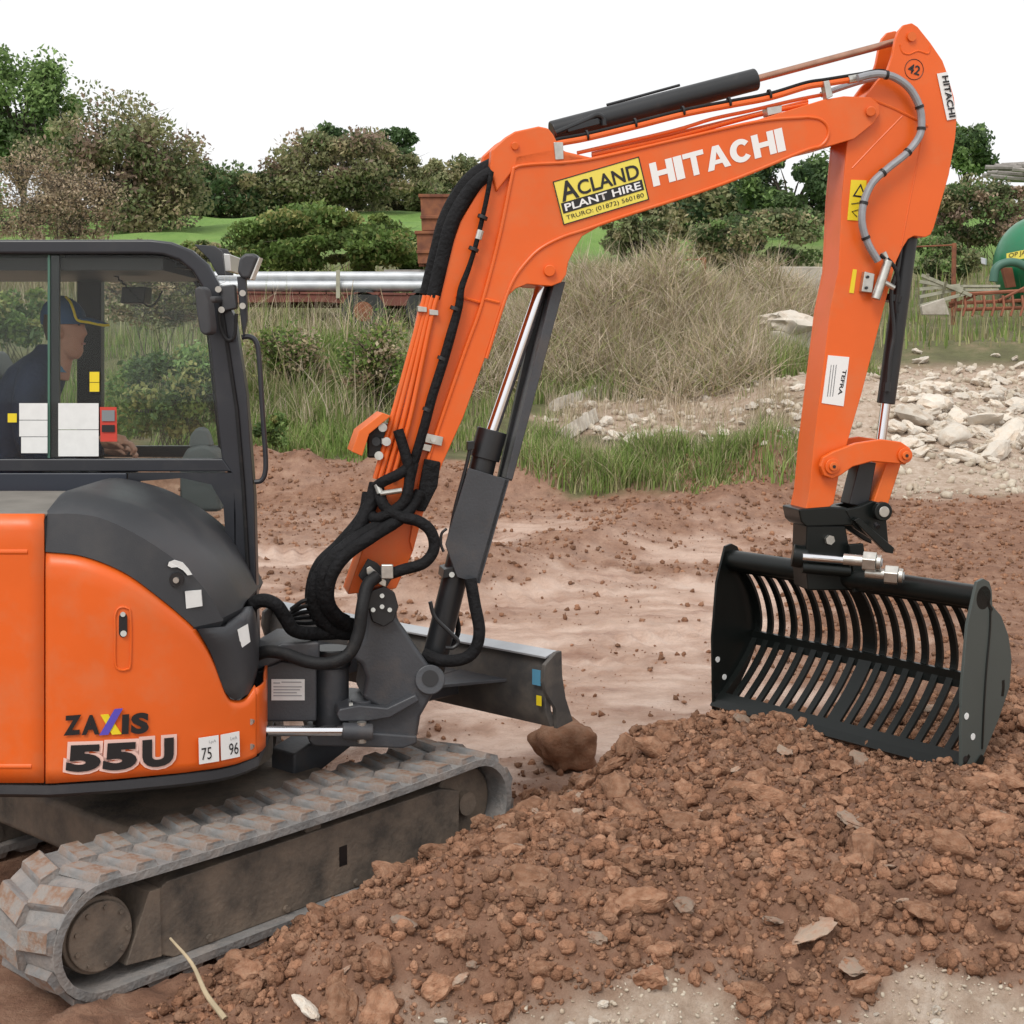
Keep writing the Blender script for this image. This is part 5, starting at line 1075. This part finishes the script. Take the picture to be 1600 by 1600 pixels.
def crown_points(c, rx, ry, rz, n_, rs, clumps=26, cr=.34, flat_bottom=-.6, shell=.55):
    cen = []
    while len(cen) < clumps:
        q = rs.randn(3); q /= np.linalg.norm(q); q *= rs.uniform(shell, 1)
        if q[2] > flat_bottom: cen.append(q)
    cen = np.array(cen); k = rs.randint(0, clumps, n_); d = rs.randn(n_, 3); d /= np.linalg.norm(d, axis=1)[:, None]
    rr = cr*(.35+.9*rs.rand(clumps))[k]*rs.rand(n_)**.45
    return np.array(c)+(cen[k]*.86+d*rr[:, None])*np.array([rx, ry, rz]), np.array(c)+cen*.8*np.array([rx, ry, rz]), k
TREES = 0
def plant(name, label, cat, px, py, rxp, ryp, Y, cols, n_, leaf, group=None, clumps=26, cr=.34, trunk=True, twigs=0, twigcol=(.25, .19, .14), flat=-.6, seed=0, up=.3, shell=.55):
    """crown centre and half sizes from the photo; distance from the ground it stands on"""
    n_ = int(n_*1.6); clumps = int(clumps*1.7); cr = cr*.85
    rs = np.random.RandomState(900+seed); c = U(px, py, Y); rx, rz = rxp/FPX*Y, ryp/FPX*Y; ry = min(rx, max(rz, .6*rx)); gz_ = gz(c.x, c.y)
    root = thing(name, (c.x, c.y, gz_), label, cat, group)
    P, cen, ck = crown_points(c, rx, ry, rz, n_, rs, clumps, cr, flat, shell)
    zg = terr(P[:, 0], P[:, 1], False); P[:, 2] = np.where(P[:, 2] < zg, zg+rs.rand(n_)*.3*rz, P[:, 2])
    V, F, T = cards(P, leaf*.6, rs, cols, up=up, ck=ck); cr_ = npmesh('crown', V, F, M['leaf'], root, False, T); tag(cr_, kind='stuff')
    tv, tf_ = [], []
    base = Vector((c.x, c.y, gz_-.1)); top = Vector((c.x, c.y, c.z))
    w0 = max(.03, .05*rz) if trunk else max(.012, .016*rz)
    if trunk: addto(tv, tf_, tubegeo([base, base.lerp(top, .4)+Vector((.04*rx, 0, 0)), top], [w0, w0*.8, w0*.5], 7))
    for q in cen[::1 if trunk else 2]:
        e = Vector(q); st = base.lerp(top, .25+.6*rs.rand()) if trunk else base+Vector((rs.uniform(-.4, .4)*rx, rs.uniform(-.4, .4)*ry, 0))
        m_ = st.lerp(e, .55)+Vector((0, 0, .1*rz)); addto(tv, tf_, tubegeo([st, m_, e], [w0*.45, w0*.28, w0*.08], 5))
    for k in range(twigs):
        q = Vector(cen[rs.randint(len(cen))]); d = Vector(rs.randn(3)); d.z = abs(d.z)*.9; d.normalize(); e = q+Vector((d.x*rx, d.y*ry, d.z*rz))*rs.uniform(.25, .5)
        addto(tv, tf_, tubegeo([q, q.lerp(e, .5)+Vector(rs.randn(3))*.03*rx, e], [w0*.09+.004, w0*.06+.003, .002], 3))
    mesh('trunk' if trunk else 'stems', tv, tf_, M['bark'], root, True); return root
GREEN = [(0.124, 0.198, 0.068), (0.174, 0.267, 0.092), (0.237, 0.349, 0.123), (0.089, 0.14, 0.053)]  # leaf palettes from here to TAN are lightened and greyed, haze put into colour
OLIVE = [(0.24, 0.253, 0.125), (0.318, 0.318, 0.167), (0.195, 0.233, 0.107), (0.408, 0.359, 0.206), (0.146, 0.171, 0.084)]
BROWN = [(0.373, 0.284, 0.197), (0.286, 0.273, 0.146), (0.465, 0.339, 0.251), (0.238, 0.238, 0.125), (0.31, 0.222, 0.173)]
DARK = [(0.078, 0.125, 0.055), (0.11, 0.176, 0.076), (0.056, 0.096, 0.044), (0.15, 0.216, 0.094)]
LIGHT = [(0.169, 0.254, 0.068), (0.236, 0.304, 0.092), (0.126, 0.203, 0.051), (0.321, 0.321, 0.119), (0.101, 0.151, 0.043)]
TAN = [(0.45, 0.356, 0.238), (0.555, 0.45, 0.317), (0.37, 0.277, 0.185), (0.291, 0.238, 0.132)]
GR0 = [(.13, .22, .04), (.17, .25, .06)]
plant('broadleaf_tree', 'tall green broadleaf tree, highest on the left of the hedge', 'tree', 30, 185, 112, 110, 56, GREEN, 14000, .15, None, 40, .36, seed=1)
plant('hawthorn_tree', 'wide brownish hawthorn tree in front of the tall green tree', 'tree', 175, 285, 160, 140, 47, BROWN+OLIVE, 14000, .13, None, 46, .30, twigs=260, seed=2)
plant('hedge_bush', 'low olive hedge bush between the two hawthorn trees', 'bush', 335, 303, 90, 60, 62, OLIVE+DARK, 5000, .17, None, 26, .34, seed=3, twigs=80)
plant('hedge_bush', 'dark hedge bush left of the round hawthorn', 'bush', 425, 305, 66, 52, 63, OLIVE+DARK, 3600, .17, None, 20, .34, seed=13, twigs=60)
plant('hawthorn_tree', 'round flat topped hawthorn tree above the green field', 'tree', 545, 275, 140, 76, 62, BROWN+OLIVE+OLIVE, 11500, .16, None, 40, .30, twigs=240, seed=4)
plant('pine_tree', 'dark pine crown showing above the round hawthorn, left of the other pine', 'tree', 516, 222, 30, 32, 74, DARK, 1500, .22, None, 9, .45, seed=5)
plant('pine_tree', 'dark leaning pine crown behind the right edge of the hawthorn', 'tree', 610, 228, 42, 32, 74, DARK, 2000, .22, None, 11, .42, seed=6)
plant('hedge_bush', 'grey olive hedge bush behind the rusty bins', 'bush', 690, 300, 70, 55, 66, OLIVE, 4000, .18, None, 22, .34, seed=7, twigs=60)
plant('hedge_bush', 'grey olive hedge bush showing under the boom elbow', 'bush', 800, 310, 70, 60, 66, OLIVE, 3000, .18, None, 22, .34, seed=17)
plant('dry_bramble', 'bare tan bramble thicket left of the hawthorn', 'bush', 60, 325, 135, 95, 30, TAN, 5500, .05, None, 40, .32, trunk=False, twigs=900, seed=8)
plant('leafy_bush', 'bright olive green bush behind the silver pipes', 'bush', 505, 388, 165, 70, 28, LIGHT, 14000, .085, None, 44, .30, trunk=False, twigs=90, seed=9)
plant('leafy_bush', 'bushy green growth right behind the rusty bins', 'bush', 640, 395, 60, 42, 29, LIGHT+GREEN, 3500, .085, None, 18, .34, trunk=False, seed=19)
plant('bramble_bush', 'green bramble bush seen through the cab window', 'bush', 270, 620, 110, 95, 14.5, LIGHT+GREEN, 6500, .05, None, 34, .32, trunk=False, twigs=60, seed=10)
plant('dry_bramble', 'dry twiggy bush above the bramble seen through the cab', 'bush', 250, 470, 120, 65, 17, TAN+OLIVE, 3500, .04, None, 30, .34, trunk=False, twigs=700, seed=11)
plant('leafy_bush', 'green bush behind the driver seen through the rear cab window', 'bush', 20, 500, 85, 55, 20, GREEN+LIGHT, 3500, .07, None, 20, .34, trunk=False, seed=12)
plant('bramble_bush', 'green and dry undergrowth between cab and boom', 'bush', 590, 575, 75, 75, 18, LIGHT+GR0+TAN, 3600, .05, None, 40, .5, trunk=False, twigs=420, seed=14, shell=.1)
plant('bramble_bush', 'low weedy growth right of the handrail', 'bush', 455, 560, 80, 60, 19, LIGHT+GR0+TAN, 3000, .05, None, 36, .5, trunk=False, twigs=300, seed=15, shell=.1)
plant('bramble_bush', 'dark green weeds at the mud edge by the cab', 'bush', 425, 672, 30, 34, 15.6, GREEN+LIGHT, 1500, .04, None, 12, .36, trunk=False, seed=16)
plant('broadleaf_tree', 'dark green tree seen under the boom near the dipper', 'tree', 1235, 300, 95, 80, 42, GREEN+DARK, 7000, .13, None, 28, .33, seed=20)
plant('hedge_bush', 'dark hedge bush under the middle of the boom', 'bush', 1110, 335, 95, 72, 44, DARK+OLIVE, 6500, .13, None, 24, .33, seed=21)
plant('hedge_bush', 'olive hedge bush behind the dry grass, left end', 'bush', 1010, 362, 75, 55, 38, OLIVE, 4500, .10, None, 18, .33, seed=22, twigs=60)
plant('bramble_bush', 'grey green bramble hedge behind the tall dry grass', 'bush', 1185, 380, 120, 60, 30, OLIVE+GREEN, 8000, .08, None, 30, .32, trunk=False, twigs=260, seed=23)
plant('broadleaf_tree', 'dark green tree top behind the upper dipper arm', 'tree', 1508, 240, 46, 50, 62, DARK+GREEN, 4200, .18, None, 16, .38, seed=24)
plant('bramble_bush', 'olive brown bramble bank behind the green tank', 'bush', 1530, 335, 105, 68, 36, OLIVE+BROWN+GREEN, 8000, .09, None, 36, .32, trunk=False, twigs=260, seed=25)
plant('bramble_bush', 'green bramble behind the old gate', 'bush', 1480, 405, 60, 45, 31, GREEN+OLIVE, 4000, .075, None, 20, .34, trunk=False, seed=26)
plant('hedge_bush', 'brownish hedge running on behind the tank', 'bush', 1650, 330, 90, 62, 38, OLIVE+BROWN, 4000, .11, None, 26, .33, seed=27)
plant('hedge_bush', 'hedge bush beyond the left tree', 'bush', -90, 300, 90, 120, 50, OLIVE+GREEN, 4000, .17, None, 26, .34, seed=28)
for k, (px, py, rx_, ry_, yy, pal, lab) in enumerate(((250, 325, 70, 42, 64, OLIVE, 'low hedge at the far field edge right of the wide hawthorn'), (480, 335, 60, 32, 66, OLIVE+DARK, 'low dark hedge under the round hawthorn'), (620, 325, 75, 42, 67, OLIVE, 'low hedge right of the round hawthorn'),
        (740, 300, 70, 55, 68, OLIVE, 'hedge behind the boom elbow'), (880, 310, 80, 60, 60, OLIVE+BROWN, 'brownish hedge below the hire sign'), (300, 290, 60, 40, 70, BROWN+OLIVE, 'thin brown tree top above the low hedge'), (1340, 300, 90, 80, 45, GREEN+DARK, 'dark bush hidden mostly behind the dipper'), (1420, 330, 90, 70, 44, OLIVE+GREEN, 'bushy hedge right behind the dipper'))):
    plant('hedge_bush', lab, 'bush', px, py, rx_, ry_, yy, pal, 3800, .17, None, 22, .36, seed=40+k, twigs=90)
for k, px in enumerate((205, 262, 318, 375, 430)):
    plant('hedge_bush', 'low scrubby bush along the near edge of the field, beyond the cab roof', 'bush', px, 392+4*(k % 2), 42, 17, 36, LIGHT+OLIVE, 1500, .10, 'scrub along the field edge', 14, .4, trunk=False, seed=60+k, twigs=60)
# ---- stalks and grass
def blades(name, label, pts, h, wd, cols, rs, lean=.35, seg=3, kind_cat='grass'):
    n_ = len(pts); H = h*(.5+.8*rs.rand(n_))*np.clip(.8+1.5*fbm(pts[:, 0]*1.9, pts[:, 1]*1.9, 3), .2, 1.7); a = rs.rand(n_)*2*math.pi; le = lean*rs.rand(n_)*H
    dx, dy = np.cos(a)*le, np.sin(a)*le; sx, sy = -np.sin(a+rs.randn(n_)*.8)*wd, np.cos(a+rs.randn(n_)*.8)*wd
    V = []
    for k in range(seg+1):
        t = k/seg; ww = (1-t)*.9+.1; cx = pts[:, 0]+dx*t*t; cy = pts[:, 1]+dy*t*t; cz = pts[:, 2]+H*t*(1-.25*t*(le/np.maximum(H, .01)))
        V += [np.stack([cx-sx*ww, cy-sy*ww, cz], -1), np.stack([cx+sx*ww, cy+sy*ww, cz], -1)]
    V = np.stack(V, 1); m_ = 2*(seg+1)
    F = np.concatenate([np.stack([np.arange(n_)*m_+2*k, np.arange(n_)*m_+2*k+1, np.arange(n_)*m_+2*k+3, np.arange(n_)*m_+2*k+2], -1) for k in range(seg)])
    c = np.array(cols)[rs.randint(0, len(cols), n_)]*(.75+.5*rs.rand(n_, 1)); c = np.repeat(np.clip(c, .005, 1), m_, 0)
    o = npmesh(name, V.reshape(-1, 3), F, M['straw'], None, False, c); return tag(o, label, kind_cat, kind='stuff')
def gpts(n_, rs, x0, x1, y0, y1, test=None, clump=0):
    x = rs.uniform(x0, x1, n_*6); y = rs.uniform(y0, y1, n_*6)
    k = np.ones(len(x), bool) if test is None else test(x, y)
    if clump: k &= fbm(x*clump, y*clump, 3)+.12*rs.randn(len(x)) > -.02
    x, y = x[k][:n_], y[k][:n_]; return np.c_[x, y, terr(x, y)-.01]
rs = np.random.RandomState(77)
GR = [(.19, .27, .07), (.25, .32, .10), (.15, .22, .06), (.32, .32, .15), (.42, .37, .23)]
ST = [(.40, .32, .22), (.48, .40, .29), (.33, .25, .16), (.30, .26, .15), (.22, .2, .10)]
isgrass = lambda x, y: (zones(x, y-.5)[:, 2] > .5) & ((x < 3.4) | (y > 19)) & ~((x > .2) & (x < 3.4) & (y > 15.6) & (y < 18.6) & (gnoise(x*1.3, y*1.3) > -.25))
blades('grass', 'short green grass on the bank', gpts(18000, rs, -6.5, 5, 14, 22, isgrass, .9), .22, .008, GR, rs)
blades('grass', 'bright grass slope between cab and boom', gpts(12000, rs, -5.2, -.6, 15.6, 21, None, .6), .26, .009, GR[:4]+[(.19, .31, .07)], rs, .8)
blades('grass', 'rough grass further up the slope', gpts(12000, rs, -14, 14, 21, 34, isgrass, .5), .35, .016, GR+ST[3:], rs)
def ellipse(cx, cy, rx, ry): return lambda x, y: ((x-cx)/rx)**2+((y-cy)/ry)**2 < 1+.4*gnoise(x*1.5, y*1.5)
# bright tufts on the mud edge
for px, py, rx, n_ in ((1085, 742, .6, 2200), (905, 732, .7, 2000), (1190, 715, .6, 1300), (480, 635, 1.0, 3500), (830, 712, .5, 1100), (600, 660, .5, 1200), (1000, 728, .5, 1200)):
    p = G(px, py); blades('grass_tuft', 'bright green grass growing at the mud edge', gpts(n_, rs, p.x-rx, p.x+rx, p.y-.5, p.y+.9, ellipse(p.x, p.y+.2, rx, .6)), .24, .007, GR+[(.2, .3, .07)], rs, .9)
# tall dry grass behind the rubble
def tangle(name, label, cx, cy, rx, ry, h, n_, wd, cols, rs, ln=.5):
    a = rs.rand(n_)*2*math.pi; r_ = np.sqrt(rs.rand(n_)); x = cx+rx*r_*np.cos(a); y = cy+ry*r_*np.sin(a)
    hh = h*np.sqrt(np.clip(1-r_**2, .03, 1))*(.8+.5*fbm(x*1.1, y*1.1, 3)); z0 = terr(x, y)+hh*rs.rand(n_)**.7*.85
    d = rs.randn(n_, 3); d[:, 2] = np.abs(d[:, 2])*.9+.35; d /= np.linalg.norm(d, axis=1)[:, None]; L_ = ln*(.4+.9*rs.rand(n_))
    side = np.cross(d, rs.randn(n_, 3)); side /= np.linalg.norm(side, axis=1)[:, None]; droop = np.cross(side, d)*rs.uniform(-.35, .35, (n_, 1))
    P = np.stack([x, y, z0], -1); V = []
    for k in range(4):
        t = k/3; c = P+d*(L_*t)[:, None]+droop*(L_*t*t)[:, None]; w_ = wd*(1.05-t); V += [c-side*w_, c+side*w_]
    V = np.stack(V, 1); F = np.concatenate([np.stack([np.arange(n_)*8+2*k, np.arange(n_)*8+2*k+1, np.arange(n_)*8+2*k+3, np.arange(n_)*8+2*k+2], -1) for k in range(3)])
    c = np.array(cols)[rs.randint(0, len(cols), n_)]*(.7+.6*rs.rand(n_, 1)); o = npmesh(name, V.reshape(-1, 3), F, M['straw'], None, False, np.repeat(np.clip(c, .005, 1), 8, 0)); return tag(o, label, 'grass', kind='stuff')
PALE = [(.52, .43, .32), (.60, .51, .39), (.44, .35, .24), (.38, .33, .2), (.5, .42, .33)]
c = U(1040, 520, 20)
for dx, w_, n_, hh, cyy in ((-.35, 1.75, 21000, 1.55, 20.8), (-1.3, 1.2, 8000, 1.05, 20.2), (1.7, 1.3, 9000, 1.2, 23.0), (-2.5, .9, 4000, .75, 20.0), (.3, 1.2, 6000, .8, 19.4)):
    tangle('dry_grass', 'tall tangled tan dry grass standing on the bank', c.x+dx, cyy, w_, 1.5, hh, n_, .006, PALE+[(.28, .30, .12)], rs)
blades('grass', 'green grass growing through the dry grass', gpts(7000, rs, c.x-3.4, c.x+2.6, 18.4, 20.4, None, .7), .38, .008, GR, rs, .7)
blades('dry_grass', 'thin dry stalks among the rubble', gpts(2200, rs, .4, 3.2, 15.5, 18.6, None, .8), .32, .0045, PALE, rs, .8, 3)
blades('dry_grass', 'dry stalks along the trailer and bank', gpts(4500, rs, -4.6, -1.2, 17, 23, isgrass, .7), .6, .006, PALE+GR[1:], rs, 1.0, 4)
blades('dry_grass', 'dry stalks at the bramble foot', gpts(3000, rs, -16, -8, 24, 30, None, .5), 1.0, .012, ST, rs, .6, 4)
for px, py, h_, lean in ((455, 590, .9, .25), (540, 520, 1.0, -.12), (552, 500, .8, .1), (487, 480, .7, -.2), (610, 500, .8, .15)):
    p = G(px, py+30); st_ = tube('dead_stalk', [p, p+Vector((-lean*.4, 0, h_*.5)), p+Vector((-lean, 0, h_))], [.012, .009, .004], M['twig'], None, 5); tag(st_, 'bare pale dead stalk standing in the weeds', 'stalk', 'dead stalks in the weeds')
# ================================================================ things behind
# trailer with pipes
TY = 24.0
def T3(px, py, dy=0.0): return U(px, py, TY+dy)
TR = thing('flat_trailer', Vector((T3(530, 520).x, TY+.6, gz(T3(530, 520).x, TY+.6))), 'rusty red flatbed trailer parked behind the excavator', 'trailer')
tb = prism('chassis_beam', [T3(x, y) for x, y in ((300, 458), (720, 462), (720, 478), (590, 478), (500, 472), (300, 474))], (0, .12, 0), M['trailer'], TR, .01); prism('chassis_beam', [T3(x, y)+Vector((0, 1.6, 0)) for x, y in ((300, 458), (720, 462), (720, 478), (300, 474))], (0, .12, 0), M['trailer'], TR, .01)
dk = T3(300, 458); dk2 = T3(720, 462)
for k in range(10): prism('deck_plank', [dk.lerp(dk2, k/10)+Vector((.01, -.02, .002)), dk.lerp(dk2, (k+1)/10)+Vector((-.01, -.02, .002)), dk.lerp(dk2, (k+1)/10)+Vector((-.01, 1.76, .002)), dk.lerp(dk2, k/10)+Vector((.01, 1.76, .002))], (0, 0, .035), M['trailer'], TR)
for x in (568, 668):
    for dy in (-.02, 1.55):
        gx0 = T3(x, 500).x; zz = gz(gx0, TY+dy); zc = zz+.36
        wh = cyl('wheel', (gx0, TY+dy, zc), (gx0, TY+dy+.2, zc), .36, M['tyre'], TR, 28, bevel=.05); cyl('hub', (gx0, TY+dy-.01, zc), (gx0, TY+dy+.02, zc), .16, M['rust'], wh, 20)
    prism('axle_hanger', [Vector((gx0-.06, TY+.2, zc-.05)), Vector((gx0+.06, TY+.2, zc-.05)), Vector((gx0+.06, TY+.2, T3(x, 474).z)), Vector((gx0-.06, TY+.2, T3(x, 474).z))], (0, 1.3, 0), M['trailer'], TR)
pz = T3(500, 459).z+.045
for k, (dy, zz, lab) in enumerate(((.10, .085, 'silver galvanised pipe on the trailer, nearest the deck edge'), (.30, .085, 'silver galvanised pipe on the trailer, inner of the pair'), (.20, .235, 'silver galvanised pipe lying on top of the other two'))):
    o = cyl('steel_pipe', (T3(330, 450).x, TY+dy, pz+zz), (T3(666, 450).x, TY+dy, pz+zz), .085, M['galv'], None, 24); tag(o, lab, 'pipe', 'pipes on the trailer')
sg_ = prism('timber_stake', [T3(525, 422, -.05), T3(531, 422, -.05), T3(531, 466, -.05), T3(525, 466, -.05)], (0, .04, 0), M['wood'], None, .003); tag(sg_, 'upright wooden stake holding the pipes on the trailer', 'stake')
for (x0, y0, x1, y1, lab) in ((657, 307, 730, 360, 'rusty steel bin on top of another bin behind the boom'), (651, 364, 722, 412, 'rusty steel bin under another bin behind the boom')):
    rb = thing('steel_bin', T3((x0+x1)/2, y1, .5), lab, 'bin')
    a = T3(x0, y1, .2); wd2 = (x1-x0)/FPX*TY; ht = (y1-y0)/FPX*TY
    prism('bin_body', [a+Vector((.02, 0, 0)), a+Vector((wd2-.02, 0, 0)), a+Vector((wd2, 0, ht)), a+Vector((0, 0, ht))], (0, .8, 0), M['rust'], rb, .01)
    box('bin_rim', a+Vector((wd2/2, .4, ht)), (wd2+.06, .86, .05), M['rust'], rb, .006); box('bin_rib', a+Vector((wd2/2, -.015, ht*.38)), (wd2, .04, .05), M['rust'], rb, .006)
    for q in (.1, .9): box('bin_foot', a+Vector((wd2*q, .1, -.015)), (.08, .1, .05), M['rust'], rb)
for k, (x0, x1, y, lab) in enumerate(((605, 735, 428, 'long rusty beam lying across the trailer end, lower one'), (598, 728, 418, 'weathered grey plank above the rusty beam on the trailer'))):
    o = box('rusty_beam' if k == 0 else 'grey_plank', (T3((x0+x1)/2, y).x, TY+.5, T3(600, y+6).z), ((x1-x0)/FPX*TY, .5 if k == 0 else .4, .09), M['rust'] if k == 0 else M['log'], None, .01); tag(o, lab, 'beam' if k == 0 else 'plank')
# green tank
QY = 27.0
tc = U(1622, 412, QY); tr_r = .86
TK = thing('slurry_tank', (tc.x+1.5, tc.y, gz(tc.x+1.5, tc.y)), 'glossy green cylindrical tank trailer on the bank at right', 'tank')
rings = [(-.86*math.cos(a)*.9, .86*math.sin(a)) for a in np.linspace(.02, math.pi/2, 10)]+[(3.2, .86)]
v = []; NS = 40
for (dx, rr) in rings: v += [tc+Vector((dx, rr*math.cos(2*math.pi*k/NS), rr*math.sin(2*math.pi*k/NS))) for k in range(NS)]
f = [[j*NS+k, j*NS+(k+1) % NS, (j+1)*NS+(k+1) % NS, (j+1)*NS+k] for j in range(len(rings)-1) for k in range(NS)]+[list(range(NS))]
mesh('tank_shell', v, f, M['tank'], TK, True)
pl2 = prism('number_plate', [U(x, y, QY-.87) for x, y in ((1573, 396), (1612, 388), (1612, 402), (1573, 408))], (0, .02, 0), M['signyellow'], TK)
a = U(1576, 405, QY-.875); text('lettering', 'OP JAR', a, U(1610, 398, QY-.875)-a, Vector((0, 0, .1)), .003, M['ink'], pl2, 0)
tube('suction_hose', [U(x, y, QY-.95) for x, y in ((1552, 440), (1556, 420), (1570, 411), (1590, 411), (1615, 424), (1640, 440))], .075, M['greenhose'], TK, 12, 6)
prism('tank_leg', [U(x, y, QY-.6) for x, y in ((1566, 418), (1582, 418), (1588, 448), (1574, 450))], (0, .12, 0), M['harrow'], TK, .01); box('tank_axle', (tc.x+1.6, tc.y, gz(tc.x+1.6, tc.y)+.45), (.2, 1.5, .9), M['tyre'], TK, .05)
for s in (-1, 1): cyl('wheel', (tc.x+1.6, tc.y+s*.85, gz(tc.x+1.6, tc.y)+.5), (tc.x+1.6, tc.y+s*1.1, gz(tc.x+1.6, tc.y)+.5), .5, M['tyre'], TK, 30, bevel=.06)
prism('hose_cap', [U(x, y, QY-1.0) for x, y in ((1532, 402), (1540, 404), (1540, 414), (1533, 412))], (.05, .08, 0), M['galv'], TK, .01)
# old gate leaning, planks, concrete plate, rusty harrow, fence posts, wall, log pile
GT = thing('wooden_gate', G(1475, 482), 'pale green wooden gate lying tilted on the junk heap', 'gate')
GY = 23.5
for (p0, p1) in (((1440, 430), (1518, 462)), ((1437, 440), (1505, 452)), ((1437, 452), (1500, 446)), ((1437, 464), (1495, 452)), ((1438, 478), (1512, 458)), ((1450, 428), (1438, 478)), ((1478, 440), (1470, 470)), ((1505, 455), (1498, 464))):
    a, b_ = U(*p0, GY), U(*p1, GY+.25); d = (b_-a).normalized(); box('gate_slat', (a+b_)/2, ((b_-a).length, .03, .055), M['wood'], GT, .004, (d, Vector((0, 1, 0)), d.cross(Vector((0, 1, 0)))))
o = prism('concrete_plate', [U(x, y, 22.6) for x, y in ((1440, 478), (1476, 466), (1484, 492), (1442, 492))], (0, .12, 0), M['concrete'], None, .01); tag(o, 'grey concrete plate leaning under the old gate', 'plate')
for k, (x0, y0, x1, y1) in enumerate(((1502, 449, 1560, 446), (1506, 454, 1558, 453))):
    a, b_ = U(x0, y0, 24.5), U(x1, y1, 24.5); o = box('loose_plank', (a+b_)/2, ((b_-a).length, .2, .04), M['wood'], None, .004); tag(o, 'pale loose plank on the junk heap, upper of two' if k == 0 else 'pale loose plank on the junk heap, lower of two', 'plank')
HY = 23.8
HR = thing('rusty_harrow', G(1550, 490), 'orange rusty harrow frame lying in the grass by the tank', 'harrow')
for (p0, p1, r_) in (((1483, 474), (1640, 468), .03), ((1490, 484), (1640, 480), .03), ((1500, 460), (1640, 452), .03), ((1483, 480), (1530, 458), .025), ((1560, 470), (1620, 440), .025)): tube('frame_bar', [U(*p0, HY), U(*p1, HY+.1)], r_, M['harrow'], HR, 6)
for k in range(10):
    x = 1492+15*k; tube('tine', [U(x, 462-.04*k, HY), U(x+2, 478, HY-.05), U(x-3, 494, HY-.08)], .022, M['harrow'], HR, 5)
for k, (x, y0, y1, lab) in enumerate(((1491, 380, 446, 'rusty fence post beside the old gate'), (1100, 402, 440, 'short post hidden in the dry grass'))):
    a = U(x, y1, 25); fp = thing('fence_post', a, lab, 'post'); b_ = U(x, y0, 25); tube('post', [Vector((a.x, a.y, gz(a.x, a.y)-.1)), b_], .04, M['rust'], fp, 8); tube('wire_rail', [b_-Vector((.7, 0, .06)), b_-Vector((0, 0, .03))], .014, M['rust'], fp, 6)
wl_ = prism('concrete_wall', [U(1165, 416, 25.5), U(1330, 417, 25.5), U(1330, 480, 25.5), U(1165, 480, 25.5)], (0, .25, 0), M['concrete'], None, .02); tag(wl_, 'low pale concrete wall behind the tall dry grass', 'wall')
LP = thing('log_pile', U(1600, 285, 44), 'pile of grey dead branches on the far bank above the tank', 'log pile')
for k in range(26):
    a = U(1540+rs.uniform(-6, 60), 262+rs.uniform(-4, 20), 44+rs.uniform(-1, 1)); d = Vector((rs.uniform(1.2, 2.6), rs.uniform(-.5, .5), rs.uniform(-.12, .12))); tube('branch', [a, a+d*.5+Vector((0, 0, rs.uniform(-.06, .06))), a+d], [.07, .06, .03], M['log'], LP, 6)
bnk = [U(1530, 300, 44.6), U(1540, 276, 44.6), U(1640, 268, 44.6), U(1700, 300, 44.6)]
